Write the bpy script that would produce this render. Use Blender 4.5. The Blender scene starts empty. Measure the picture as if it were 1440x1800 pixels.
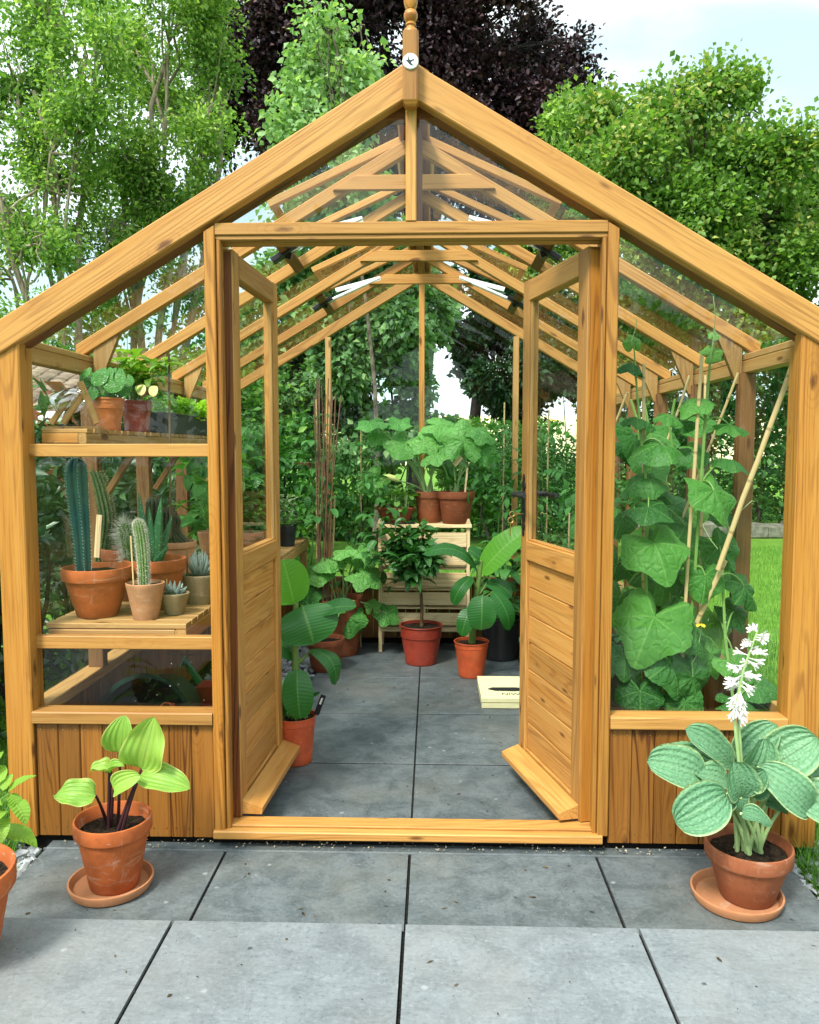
import bpy, math, random
import numpy as np
from mathutils import Vector, Matrix, noise
R = random.Random(11)
PI = math.pi
scene = bpy.context.scene
COL = scene.collection

# ------------------------------------------------------------------ camera
FPX = 1400.0
PITCH = math.atan(110 / 1400)
YAW = math.atan(40 / 1400)
CAM = Vector((0.07, 0.0, 1.30))
FW = Vector((-math.sin(YAW) * math.cos(PITCH), math.cos(YAW) * math.cos(PITCH), -math.sin(PITCH)))
RT = Vector((math.cos(YAW), math.sin(YAW), 0))
UP = RT.cross(FW)

def ray(px, py):
    return FW * FPX + RT * (px - 720) - UP * (py - 900)

def at_y(px, py, y):
    d = ray(px, py)
    return CAM + d * ((y - CAM.y) / d.y)

def at_z(px, py, z):
    d = ray(px, py)
    return CAM + d * ((z - CAM.z) / d.z)

def at_x(px, py, x):
    d = ray(px, py)
    return CAM + d * ((x - CAM.x) / d.x)

cam_data = bpy.data.cameras.new("camera")
cam_data.sensor_fit = 'VERTICAL'
cam_data.sensor_height = 24.0
cam_data.lens = 24.0 * FPX / 1800.0
cam_data.clip_end = 2000
cam_data.clip_start = 0.05
cam = bpy.data.objects.new("camera", cam_data)
COL.objects.link(cam)
cam.matrix_world = Matrix((
    (RT.x, UP.x, -FW.x, CAM.x), (RT.y, UP.y, -FW.y, CAM.y), (RT.z, UP.z, -FW.z, CAM.z), (0, 0, 0, 1)))
scene.camera = cam

# ------------------------------------------------------------------ mesh builder
class MB:
    def __init__(s):
        s.v = []; s.f = []; s.m = []; s.g = []; s.sm = []

    def add(s, vs, fs, m=0, g=None, smooth=False):
        o = len(s.v)
        s.v.extend([(p[0], p[1], p[2]) for p in vs])
        s.g.extend(g if g else [(p[0], p[1], p[2]) for p in vs])
        for f in fs:
            s.f.append([o + i for i in f]); s.m.append(m); s.sm.append(smooth)

    def build(s, name, mats, parent=None, sharp=35):
        me = bpy.data.meshes.new(name)
        me.from_pydata(s.v, [], s.f)
        if not isinstance(mats, (list, tuple)):
            mats = [mats]
        for m in mats:
            me.materials.append(m)
        me.polygons.foreach_set("material_index", s.m)
        me.polygons.foreach_set("use_smooth", s.sm)
        a = me.attributes.new("gc", 'FLOAT_VECTOR', 'POINT')
        a.data.foreach_set("vector", np.array(s.g, dtype=np.float32).ravel())
        me.update()
        if any(s.sm):
            me.set_sharp_from_angle(angle=math.radians(sharp))
        o = bpy.data.objects.new(name, me)
        COL.objects.link(o)
        if parent is not None:
            attach(o, parent)
        return o

def root_loc(p):
    l = Vector((0, 0, 0))
    while p is not None:
        l = l + p.location
        p = p.parent
    return l

def attach(o, parent):
    o.parent = parent
    o.location = o.location - root_loc(parent)

def tag(o, label, cat=None, group=None, kind=None):
    o['label'] = label
    if len(str(label).split()) > 16: print('LONGLABEL', len(label.split()), label)
    if cat: o['category'] = cat
    if group: o['group'] = group
    if kind: o['kind'] = kind
    return o

def thing(name, label, cat, loc, group=None):
    o = bpy.data.objects.new(name, None)
    o.empty_display_size = 0.05
    o.location = Vector(loc)
    COL.objects.link(o)
    return tag(o, label, cat, group)

def struct(o, label=None, kind='structure'):
    o['kind'] = kind
    if label: o['label'] = label
    return o

def copy_tree(o, loc, label, group=None):
    kids = [c for c in o.children]
    r = o.copy(); COL.objects.link(r)
    r.location = Vector(loc); r['label'] = label
    if group: r['group'] = group
    for k in kids:
        c = k.copy(); COL.objects.link(c); c.parent = r
        for k2 in list(k.children):
            c2 = k2.copy(); COL.objects.link(c2); c2.parent = c
    return r

def goff():
    return (R.uniform(0, 40), R.uniform(0, 40), R.uniform(0, 40))

def beam(mb, p0, p1, w, h, up=(0, 0, 1), bev=0.003, m=0, cut0=None, cut1=None, off=None):
    """timber of width w (sideways) and height h (along up) from p0 to p1; optional end cut plane normals"""
    p0 = Vector(p0); p1 = Vector(p1)
    d = (p1 - p0); L = d.length; d.normalize()
    up = Vector(up)
    s = d.cross(up).normalized(); u = s.cross(d).normalized()
    a, b, c = w / 2, h / 2, min(bev, w / 4, h / 4)
    prof = [(-a + c, -b), (a - c, -b), (a, -b + c), (a, b - c), (a - c, b), (-a + c, b), (-a, b - c), (-a, -b + c)]
    ox, oy, oz = off or goff()
    vs = []; g = []
    for k, (p, cut) in enumerate(((p0, cut0), (p1, cut1))):
        for (x, y) in prof:
            o = s * x + u * y
            t = 0.0
            if cut is not None:
                n = Vector(cut)
                t = -(o.dot(n)) / d.dot(n)
            vs.append(p + o + d * t)
            g.append(((L if k else 0) + t + ox, x + oy, y + oz))
    fs = [[i, i + 8, (i + 1) % 8 + 8, (i + 1) % 8] for i in range(8)]
    mb.add(vs, fs, m, g)
    mb.add(vs[:8], [list(range(8))], m, [(ox + y * .3, oy + x * 3, oz + y * 3) for x, y in prof])
    mb.add(vs[8:], [list(range(7, -1, -1))], m, [(ox + y * .3, oy + x * 3, oz + y * 3) for x, y in prof])

def bx(mb, x0, x1, y0, y1, z0, z1, axis=None, bev=0.003, m=0):
    dx, dy, dz = x1 - x0, y1 - y0, z1 - z0
    cx, cy, cz = (x0 + x1) / 2, (y0 + y1) / 2, (z0 + z1) / 2
    if axis is None:
        axis = max((dx, 'x'), (dy, 'y'), (dz, 'z'))[1]
    if axis == 'x':
        beam(mb, (x0, cy, cz), (x1, cy, cz), dy, dz, (0, 0, 1), bev, m)
    elif axis == 'y':
        beam(mb, (cx, y0, cz), (cx, y1, cz), dx, dz, (0, 0, 1), bev, m)
    else:
        beam(mb, (cx, cy, z0), (cx, cy, z1), dx, dy, (0, 1, 0), bev, m)

def one(fn, name, mat, parent, *a, **k):
    mb = MB(); fn(mb, *a, **k)
    return mb.build(name, mat, parent)

def lathe(mb, prof, loc, seg=36, m=0, tilt=None, wob=0.0):
    loc = Vector(loc); vs = []; g = []; n = len(prof)
    off = R.uniform(0, 20); ph = R.uniform(0, 6)
    for (r, z) in prof:
        for k in range(seg):
            a = 2 * PI * k / seg
            rr = r * (1 + wob * math.sin(2 * a + ph))
            p = Vector((rr * math.cos(a), rr * math.sin(a), z))
            g.append((p.x + off, p.y + off, p.z))
            if tilt: p = tilt @ p
            vs.append(loc + p)
    fs = []
    for i in range(n - 1):
        for k in range(seg):
            k2 = (k + 1) % seg
            fs.append([i * seg + k, i * seg + k2, (i + 1) * seg + k2, (i + 1) * seg + k])
    mb.add(vs, fs, m, g, True)

def frames(pts):
    out = []; n = len(pts)
    nrm = None
    for i in range(n):
        t = (pts[min(i + 1, n - 1)] - pts[max(i - 1, 0)])
        t = t.normalized() if t.length > 1e-9 else Vector((0, 0, 1))
        if nrm is None:
            a = Vector((1, 0, 0)) if abs(t.x) < .9 else Vector((0, 1, 0))
            nrm = (a - t * a.dot(t)).normalized()
        else:
            nrm = (nrm - t * nrm.dot(t))
            nrm = nrm.normalized() if nrm.length > 1e-6 else t.orthogonal().normalized()
        out.append((t, nrm, t.cross(nrm)))
    return out

def tube(mb, pts, rads, seg=6, m=0, smooth=True, cap=True):
    pts = [Vector(p) for p in pts]
    if not isinstance(rads, (list, tuple)):
        rads = [rads] * len(pts)
    fr = frames(pts); vs = []; g = []; L = 0
    o = R.uniform(0, 30)
    for i, p in enumerate(pts):
        if i: L += (p - pts[i - 1]).length
        t, a, b = fr[i]
        for k in range(seg):
            th = 2 * PI * k / seg
            vs.append(p + (a * math.cos(th) + b * math.sin(th)) * rads[i])
            g.append((L + o, k / seg, o))
    n = len(pts); fs = []
    for i in range(n - 1):
        for k in range(seg):
            k2 = (k + 1) % seg
            fs.append([i * seg + k, i * seg + k2, (i + 1) * seg + k2, (i + 1) * seg + k])
    if cap:
        fs.append(list(range(seg))[::-1]); fs.append([(n - 1) * seg + k for k in range(seg)])
    mb.add(vs, fs, m, g, smooth)

def curve_pts(p0, p1, bend=(0, 0, 0), n=8, jit=0.0):
    p0 = Vector(p0); p1 = Vector(p1); b = Vector(bend); out = []
    for i in range(n + 1):
        t = i / n
        p = p0.lerp(p1, t) + b * (4 * t * (1 - t))
        if jit and 0 < i < n:
            p = p + Vector((R.gauss(0, jit), R.gauss(0, jit), R.gauss(0, jit)))
        out.append(p)
    return out

# ------------------------------------------------------------------ leaves
def w_ovate(t): return 2.45 * (t ** .55) * ((1 - t) ** .85)
def w_lance(t): return 2.9 * (t ** .7) * ((1 - t) ** .95)
def w_hosta(t): return 1.93 * (t ** .36) * ((1 - t) ** .64)
def w_paddle(t): return 1.72 * (t ** .4) * ((1 - t) ** .42)
def w_oval(t): return 2.0 * (t ** .5) * ((1 - t) ** .5)

def leaf(mb, base, az, L, W, prof=w_ovate, pitch=0.6, curl=1.0, fold=0.25, cup=0.0, wav=0.0, roll=0.0,
         n=9, m=6, mat=0, rnd=None, wk=3.0, tip=0.0):
    """blade from base towards azimuth az; pitch = start elevation, curl = total droop along the blade"""
    base = Vector(base); rnd = R.random() if rnd is None else rnd
    h = Vector((math.cos(az), math.sin(az), 0)); lat = Vector((-math.sin(az), math.cos(az), 0)); z = Vector((0, 0, 1))
    vs = []; g = []; p = base.copy(); ph = R.uniform(0, 6)
    st = L / n
    for i in range(n + 1):
        t = i / n
        e = pitch - curl * t - tip * max(0, t - .7) * 3
        d = h * math.cos(e) + z * math.sin(e)
        nn = -h * math.sin(e) + z * math.cos(e)
        l2 = lat * math.cos(roll) + nn * math.sin(roll)
        n2 = nn * math.cos(roll) - lat * math.sin(roll)
        w = max(prof(min(max(t, 0.0), 1.0)), 0.0) * W / 2 if 0 < t < 1 else W * .012
        for j in range(m + 1):
            u = -1 + 2 * j / m
            zz = fold * abs(u) * w + cup * u * u * w
            zz += wav * W * math.sin(wk * 6.28 * t + ph + (1.6 if u > 0 else 0)) * abs(u) ** 1.5
            vs.append(p + l2 * (u * w) + n2 * zz)
            g.append((u, t, rnd))
        p = p + d * st
    fs = []
    k = m + 1
    for i in range(n):
        for j in range(m):
            fs.append([i * k + j, i * k + j + 1, (i + 1) * k + j + 1, (i + 1) * k + j])
    mb.add(vs, fs, mat, g, True)
    return p

def leaf3(mb, base, tip, nrm, W, prof=w_hosta, bow=.1, fold=.1, cup=0.0, wav=.02, n=14, m=10, mat=0, rnd=None, wk=1.5, skew=.5, rollup=0.0):
    """blade with explicit base, tip and face normal; bow arches it along the normal"""
    base = Vector(base); tip = Vector(tip); rnd = R.random() if rnd is None else rnd
    ax = tip - base; L = ax.length; ax.normalize()
    n0 = Vector(nrm); n0 = (n0 - ax * n0.dot(ax)).normalized()
    lat = n0.cross(ax).normalized(); ph = R.uniform(0, 6)
    cen = []
    for i in range(n + 1):
        t = i / n; q = t ** (math.log(.5) / math.log(skew))
        cen.append(base.lerp(tip, t) + n0 * (bow * L * 4 * q * (1 - q)))
    vs = []; g = []
    for i in range(n + 1):
        t = i / n; T = (cen[min(i + 1, n)] - cen[max(i - 1, 0)]).normalized(); nn = lat.cross(T) * -1
        nn = T.cross(lat) if T.cross(lat).dot(n0) > 0 else -T.cross(lat)
        w = max(prof(t), 0) * W / 2 if 0 < t < 1 else W * .012
        for j in range(m + 1):
            u = -1 + 2 * j / m
            zz = fold * abs(u) * w + cup * u * u * w + wav * W * math.sin(wk * 6.28 * t + ph + (1.6 if u > 0 else 0)) * abs(u) ** 1.5
            vs.append(cen[i] + lat * (u * w * (1 - .25 * abs(cup) * u * u)) + nn * zz); g.append((u, t, rnd))
    k = m + 1
    mb.add(vs, [[i * k + j, i * k + j + 1, (i + 1) * k + j + 1, (i + 1) * k + j] for i in range(n) for j in range(m)], mat, g, True)

def o_cuke(th):
    a = abs(th)
    r = 0.90 + 0.055 * math.cos(5 * th) + 0.20 * math.exp(-(a / .32) ** 2) + .018 * math.cos(23 * th)
    return r * (1 - .72 * math.exp(-((a - PI) / .30) ** 2))
def o_squash(th):
    a = abs(th)
    r = 0.86 + 0.11 * math.cos(5 * th) + .03 * math.cos(19 * th)
    return r * (1 - .70 * math.exp(-((a - PI) / .22) ** 2))
def o_round(th):
    return 0.95 + .03 * math.cos(2 * th)
def o_heart(th):
    a = abs(th)
    r = .72 + .42 * math.exp(-(a / .5) ** 2)
    return r * (1 - .6 * math.exp(-((a - PI) / .45) ** 2))

def pleaf(mb, c, tipdir, nrm, rad, outl=o_cuke, droop=0.3, wav=0.05, cone=0.0, seg=30, rings=5, mat=0, rnd=None, wk=5):
    """leaf grown round its stalk: c = stalk point, tipdir = where the tip points, nrm = face normal"""
    c = Vector(c); n = Vector(nrm).normalized(); x = Vector(tipdir)
    x = (x - n * x.dot(n)).normalized(); y = n.cross(x)
    rnd = R.random() if rnd is None else rnd
    vs = [c]; g = [(0, 0, rnd)]; ph = R.uniform(0, 6)
    for k in range(1, rings + 1):
        q = k / rings
        for s in range(seg):
            th = -PI + 2 * PI * (s + .5) / seg
            r = outl(th) * q * rad
            zz = -droop * rad * q * q * (1 + .15 * math.cos(2 * th)) + cone * rad * q
            zz += wav * rad * q * q * math.sin(wk * th + ph) + .028 * rad * math.cos(10 * th) * q * (1 - q) * 4
            vs.append(c + x * (r * math.cos(th)) + y * (r * math.sin(th)) + n * zz)
            g.append((outl(th) * q * math.cos(th), outl(th) * q * math.sin(th), rnd))
    fs = [[0, 1 + s, 1 + (s + 1) % seg] for s in range(seg) if s != seg - 1]
    for k in range(rings - 1):
        a = 1 + k * seg; b = a + seg
        for s in range(seg - 1):
            fs.append([a + s, b + s, b + s + 1, a + s + 1])
    mb.add(vs, fs, mat, g, True)

def leaf_cloud(name, pts, dirs, Ls, Wr, mat, parent=None, up=0.6, seed=0, fold=.25, droop=0.0):
    """many small folded leaves; pts (N,3), dirs (N,3) rough growth directions, Ls lengths"""
    rng = np.random.default_rng(seed)
    N = len(pts)
    pts = np.asarray(pts, dtype=np.float64)
    d = np.asarray(dirs, dtype=np.float64) + rng.normal(0, .55, (N, 3))
    d[:, 2] -= droop
    d /= np.linalg.norm(d, axis=1, keepdims=True) + 1e-9
    nn = rng.normal(0, .6, (N, 3)); nn[:, 2] += up
    nn -= d * (nn * d).sum(1, keepdims=True)
    nn /= np.linalg.norm(nn, axis=1, keepdims=True) + 1e-9
    s = np.cross(d, nn)
    L = np.asarray(Ls)[:, None] * rng.uniform(.65, 1.2, (N, 1)); W = L * Wr
    base = pts; tip = pts + d * L
    mid = pts + d * L * .45
    lf = mid + s * W * .5 + nn * W * fold; rt = mid - s * W * .5 + nn * W * fold
    V = np.stack([base, rt, tip, lf], 1).reshape(-1, 3)
    rnd = np.repeat(rng.random(N), 4)
    uv = np.tile(np.array([[0, 0], [1, .45], [0, 1], [-1, .45]], dtype=np.float64), (N, 1))
    G = np.concatenate([uv, rnd[:, None]], 1)
    ii = np.arange(N) * 4
    tris = np.stack([np.stack([ii, ii + 1, ii + 2], 1), np.stack([ii, ii + 2, ii + 3], 1)], 1).reshape(-1, 3)
    return np_mesh(name, V, tris, G, mat, parent)

def np_mesh(name, V, tris, G, mat, parent=None):
    me = bpy.data.meshes.new(name)
    nv, nt = len(V), len(tris)
    me.vertices.add(nv); me.vertices.foreach_set("co", V.astype(np.float32).ravel())
    me.loops.add(nt * 3); me.loops.foreach_set("vertex_index", tris.astype(np.int32).ravel())
    me.polygons.add(nt)
    me.polygons.foreach_set("loop_start", (np.arange(nt) * 3).astype(np.int32))
    me.polygons.foreach_set("loop_total", np.full(nt, 3, dtype=np.int32))
    a = me.attributes.new("gc", 'FLOAT_VECTOR', 'POINT')
    a.data.foreach_set("vector", G.astype(np.float32).ravel())
    me.materials.append(mat)
    me.update(calc_edges=True)
    me.validate()
    o = bpy.data.objects.new(name, me); COL.objects.link(o)
    if parent is not None: attach(o, parent)
    return o

# ------------------------------------------------------------------ node helper
class NT:
    def __init__(s, name):
        s.mat = bpy.data.materials.new(name); s.mat.use_nodes = True
        s.t = s.mat.node_tree; s.t.nodes.clear()
        s.out = s.t.nodes.new('ShaderNodeOutputMaterial')

    def n(s, typ, **kw):
        nd = s.t.nodes.new(typ)
        for k, v in kw.items():
            if k.startswith('i_'):
                key = k[2:]
                key = int(key) if key.isdigit() else key.replace('_', ' ')
                s.set(nd.inputs[key], v)
            else:
                setattr(nd, k, v)
        return nd

    def set(s, inp, v):
        if isinstance(v, bpy.types.NodeSocket):
            s.t.links.new(v, inp)
        else:
            inp.default_value = v

    def math(s, op, a, b=None, c=None, clamp=False):
        nd = s.t.nodes.new('ShaderNodeMath'); nd.operation = op; nd.use_clamp = clamp
        s.set(nd.inputs[0], a)
        if b is not None: s.set(nd.inputs[1], b)
        if c is not None: s.set(nd.inputs[2], c)
        return nd.outputs[0]

    def attr(s, name='gc'):
        return s.n('ShaderNodeAttribute', attribute_name=name).outputs['Vector']

    def geo(s):
        return s.n('ShaderNodeNewGeometry').outputs['Position']

    def vmul(s, v, xyz):
        nd = s.t.nodes.new('ShaderNodeVectorMath'); nd.operation = 'MULTIPLY'
        s.set(nd.inputs[0], v); nd.inputs[1].default_value = xyz
        return nd.outputs[0]

    def noise(s, v, scale, detail=3, rough=.55, dist=0.0, col=False):
        nd = s.n('ShaderNodeTexNoise')
        s.set(nd.inputs['Vector'], v); nd.inputs['Scale'].default_value = scale
        nd.inputs['Detail'].default_value = detail; nd.inputs['Roughness'].default_value = rough
        nd.inputs['Distortion'].default_value = dist
        return nd.outputs['Color' if col else 'Fac']

    def vor(s, v, scale, out='Distance', feature='F1'):
        nd = s.n('ShaderNodeTexVoronoi', feature=feature)
        s.set(nd.inputs['Vector'], v); nd.inputs['Scale'].default_value = scale
        return nd.outputs[out]

    def ramp(s, f, stops, interp='LINEAR'):
        nd = s.n('ShaderNodeValToRGB'); nd.color_ramp.interpolation = interp
        cr = nd.color_ramp
        while len(cr.elements) < len(stops): cr.elements.new(0.5)
        for e, (p, c) in zip(cr.elements, stops):
            e.position = p
            e.color = (c, c, c, 1) if isinstance(c, (int, float)) else (c[0], c[1], c[2], 1)
        s.set(nd.inputs[0], f)
        return nd.outputs[0]

    def smooth(s, f, a, b, lo=0.0, hi=1.0):
        nd = s.n('ShaderNodeMapRange', interpolation_type='SMOOTHSTEP')
        s.set(nd.inputs[0], f)
        for i, v in enumerate((a, b, lo, hi)): nd.inputs[i + 1].default_value = v
        return nd.outputs[0]

    def mix(s, f, a, b, mode='MIX'):
        nd = s.n('ShaderNodeMix', data_type='RGBA', blend_type=mode)
        s.set(nd.inputs[0], f)
        for i, v in ((6, a), (7, b)):
            if isinstance(v, (tuple, list)): v = (v[0], v[1], v[2], 1)
            s.set(nd.inputs[i], v)
        return nd.outputs[2]

    def sep(s, v):
        nd = s.n('ShaderNodeSeparateXYZ'); s.set(nd.inputs[0], v)
        return nd.outputs

    def comb(s, x, y, z):
        nd = s.n('ShaderNodeCombineXYZ')
        s.set(nd.inputs[0], x); s.set(nd.inputs[1], y); s.set(nd.inputs[2], z)
        return nd.outputs[0]

    def bump(s, h, strength=.3, dist=.002):
        nd = s.n('ShaderNodeBump'); s.set(nd.inputs['Height'], h)
        nd.inputs['Strength'].default_value = strength; nd.inputs['Distance'].default_value = dist
        return nd.outputs[0]

    def bsdf(s, color, rough=.6, normal=None, spec=.4, **kw):
        b = s.n('ShaderNodeBsdfPrincipled')
        if isinstance(color, (tuple, list)): color = (color[0], color[1], color[2], 1)
        s.set(b.inputs['Base Color'], color); s.set(b.inputs['Roughness'], rough)
        b.inputs['Specular IOR Level'].default_value = spec
        if normal is not None: s.set(b.inputs['Normal'], normal)
        for k, v in kw.items(): s.set(b.inputs[k.replace('_', ' ')], v)
        return b.outputs[0]

    def done(s, sh):
        s.t.links.new(sh, s.out.inputs[0])
        return s.mat
# ------------------------------------------------------------------ materials
def wood(name, base, dark, knots=1.0, ring=1.0, rough=.5, tint=.16, spec=.35):
    t = NT(name); v = t.attr()
    warp = t.noise(t.vmul(v, (1.1, 9, 9)), 1.0, 2, .5)
    fine = t.noise(t.vmul(v, (5, 160, 160)), 1.0, 3, .6)
    mid = t.noise(t.vmul(v, (.8, 26, 26)), 1.0, 3, .6)
    # cathedral growth rings: contour lines of a stretched noise
    rn = t.noise(t.vmul(v, (.55, 9.0, 9.0)), 1.0, 1.5, .45)
    rings = t.math('SINE', t.math('MULTIPLY', rn, 135.0))
    rings = t.smooth(rings, .1, 1.0)
    rings = t.math('MULTIPLY', rings, t.smooth(warp, .35, .65))
    # knots
    kv = t.vmul(v, (3.4, 9.5, 9.5))
    kn = t.n('ShaderNodeTexVoronoi', feature='F1'); t.set(kn.inputs['Vector'], kv); kn.inputs['Scale'].default_value = 1.0
    kd = kn.outputs['Distance']; kc = t.sep(kn.outputs['Color'])[0]
    sel = t.math('GREATER_THAN', kc, .62)
    wob = t.math('ADD', kd, t.math('MULTIPLY', t.math('SUBTRACT', t.noise(t.vmul(v, (22, 60, 60)), 1.0, 3, .6), .5), .16))
    knot = t.math('MULTIPLY', t.smooth(wob, .14, .05), sel)
    halo = t.math('MULTIPLY', t.smooth(kd, .5, .12), sel)
    hr = t.math('MULTIPLY', t.smooth(t.math('SINE', t.math('MULTIPLY', kd, 70.0)), .2, 1.0), halo)
    k2 = t.n('ShaderNodeTexVoronoi', feature='F1'); t.set(k2.inputs['Vector'], t.vmul(v, (5.5, 19, 19))); k2.inputs['Scale'].default_value = 1.0
    kn2 = t.math('MULTIPLY', t.smooth(t.math('ADD', k2.outputs['Distance'], t.math('MULTIPLY', t.math('SUBTRACT', fine, .5), .12)), .20, .06), t.math('GREATER_THAN', t.sep(k2.outputs['Color'])[1], .70))
    knot = t.math('MAXIMUM', knot, t.math('MULTIPLY', kn2, .95))
    big = t.noise(t.vmul(v, (.05, .5, .5)), 1.0, 0, .5)
    orn = t.n('ShaderNodeObjectInfo').outputs['Random']
    tone = t.math('ADD', t.math('ADD', t.math('MULTIPLY', t.math('SUBTRACT', big, .5), tint * 4.5), .90), t.math('MULTIPLY', orn, .20))
    base2 = t.mix(t.math('FRACT', t.math('MULTIPLY', orn, 7.31)), base, (base[0] * .95, base[1] * .82, base[2] * .66))
    lighter = (min(base[0] * 1.12, 1), base[1] * 1.16, base[2] * 1.25)
    c = t.mix(t.smooth(mid, .3, .7), base2, lighter)
    c = t.mix(t.math('MULTIPLY', rings, .62 * ring), c, dark)
    c = t.mix(t.math('MULTIPLY', hr, .22), c, dark)
    c = t.mix(t.smooth(mid, .56, .78, 0, .40), c, dark)
    c = t.mix(t.math('MULTIPLY', t.smooth(fine, .48, .72), .42), c, dark)
    c = t.mix(t.smooth(fine, .48, .30, 0, .30), c, lighter)
    c = t.mix(t.math('MULTIPLY', knot, .85 * knots), c, (dark[0] * .42, dark[1] * .33, dark[2] * .3))
    nd = t.n('ShaderNodeVectorMath', operation='SCALE')
    t.set(nd.inputs[0], c); t.set(nd.inputs['Scale'], tone)
    wash = t.noise(t.geo(), 2.2, 3, .6)
    c = t.mix(t.smooth(wash, .55, .8, 0, .28), nd.outputs[0], (base[0] * .72, base[1] * .6, base[2] * .5))
    hgt = t.math('SUBTRACT', t.math('MULTIPLY', fine, .5), t.math('MULTIPLY', rings, .3))
    return t.done(t.bsdf(c, t.math('ADD', rough - .1, t.math('MULTIPLY', mid, .22)), t.bump(hgt, .35, .0015), spec))

W_FRONT = wood("honey_pine", (.415, .208, .051), (.19, .066, .011), 1.0, .75)
W_UPR = wood("golden_upright_pine", (.345, .155, .026), (.125, .036, .005), 1.0, 1.0, rough=.42)
W_BOARD = wood("oiled_orange_pine", (.215, .086, .014), (.062, .016, .003), 1.0, 1.5, rough=.42, tint=.2)
W_DARK = wood("shaded_red_pine", (.19, .062, .016), (.045, .012, .004), .8, 1.6, rough=.45)  # dark red pine; shade on inner gable and ridge timbers is in the colour
W_PALE = wood("pale_new_pine", (.70, .54, .30), (.28, .14, .05), .8, .6, rough=.6)
W_SLAT = wood("bench_pine", (.40, .235, .078), (.20, .085, .02), 1.0, .8, rough=.55)
W_POST = wood("weathered_post_pine", (.19, .095, .032), (.07, .027, .008), .8, 1.0, rough=.6)

def flat(name, col, rough=.5, spec=.4, metal=0.0, nscale=30, amt=.12, bump=.1):
    t = NT(name); v = t.geo()
    n = t.noise(v, nscale, 4, .6)
    c = t.mix(t.smooth(n, .3, .75), tuple(x * (1 - amt) for x in col), tuple(min(x * (1 + amt), 1) for x in col))
    return t.done(t.bsdf(c, rough, t.bump(n, bump, .001), spec, Metallic=metal))

M_BLACK = flat("black_iron", (.012, .012, .014), .38, .5)
M_BLKPL = flat("black_plastic", (.014, .015, .018), .4, .5)
M_PLINTH = flat("dark_plinth", (.010, .009, .008), .9, .1)
M_BRASS = flat("brass", (.55, .38, .13), .3, .5, 1.0)
M_STEEL = flat("steel", (.6, .6, .6), .3, .5, 1.0)
M_WHITE = flat("white_metal", (.78, .80, .80), .35, .5)
M_ENAMEL = flat("white_enamel", (.80, .82, .80), .25, .5)
M_INK = flat("dark_ink", (.012, .03, .035), .5, .3)
M_WLET = flat("white_print", (.75, .75, .72), .6, .3)
M_CREAM = flat("cream_card", (.80, .75, .43), .7, .25, amt=.04)
M_BLKINK = flat("black_print", (.02, .02, .02), .6, .3)
M_GREENPL = flat("green_plastic", (.010, .11, .035), .35, .5)
M_DKGREEN = flat("dark_green_plastic", (.006, .035, .020), .4, .45)
M_RED = flat("red_card", (.28, .018, .022), .55, .3)
M_BLUE = flat("blue_print", (.10, .28, .42), .6, .3)
M_GREY = flat("grey_tile", (.10, .11, .11), .7, .3)
M_CANE = None

def soilmat():
    t = NT("potting_soil"); v = t.geo()
    n = t.noise(v, 90, 5, .7); p = t.vor(v, 150)
    c = t.mix(t.smooth(n, .35, .7), (.006, .0045, .003), (.045, .030, .019))
    c = t.mix(t.smooth(p, .18, .08, 0, .35), c, (.22, .19, .15))
    return t.done(t.bsdf(c, .95, t.bump(n, 1.0, .006), .1))
M_SOIL = soilmat()

def terracotta(name, base, lime=.3, dirt=.3, rough=.75, spec=.25):
    t = NT(name); v = t.attr()
    n1 = t.noise(v, 14, 5, .65); n2 = t.noise(v, 60, 4, .6); n3 = t.noise(t.vmul(v, (1, 1, 4)), 9, 4, .7, 1.5)
    z = t.sep(v)[2]
    c = t.mix(t.smooth(n1, .3, .7), tuple(x * .78 for x in base), tuple(min(x * 1.15, 1) for x in base))
    c = t.mix(t.smooth(n3, .56, .72, 0, lime), c, (.55, .40, .29))
    sc = t.noise(t.vmul(v, (12, 12, 60)), 1.0, 3, .7, 2.0)
    c = t.mix(t.smooth(sc, .66, .72, 0, .35), c, (.62, .42, .30))
    c = t.mix(t.smooth(n1, .55, .75, 0, dirt), c, tuple(x * .32 for x in base))
    drip = t.noise(t.vmul(v, (42, 42, 5)), 1.0, 4, .7, .6)
    c = t.mix(t.smooth(drip, .57, .72, 0, lime * .55), c, (.58, .44, .33))
    c = t.mix(t.math('MULTIPLY', t.smooth(z, .05, .0), t.smooth(n1, .35, .6, .1, .6)), c, tuple(x * .42 for x in base))
    return t.done(t.bsdf(c, rough, t.bump(n2, .25, .001), spec))
M_TERRA = terracotta("terracotta", (.42, .105, .027), .45, .42)
M_TERRA_OLD = terracotta("aged_terracotta", (.30, .095, .040), .35, .5)
M_TERRA_PALE = terracotta("lime_bloomed_terracotta", (.46, .22, .11), .8, .25)
M_TERRA_GREY = terracotta("mossy_grey_terracotta", (.30, .23, .13), .6, .5)
M_TERRA_DK = terracotta("dark_terracotta", (.23, .065, .026), .2, .4)
M_SAUCER = terracotta("saucer_terracotta", (.50, .22, .10), .4, .3)
M_PLPOT = terracotta("orange_plastic_pot", (.50, .085, .026), .03, .06, .38, .45)
M_PLPOT_DK = terracotta("brown_plastic_pot", (.26, .035, .018), .05, .1, .36, .45)
M_PLPOT_MID = terracotta("tan_plastic_pot", (.52, .17, .050), .05, .1, .45, .4)

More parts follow.
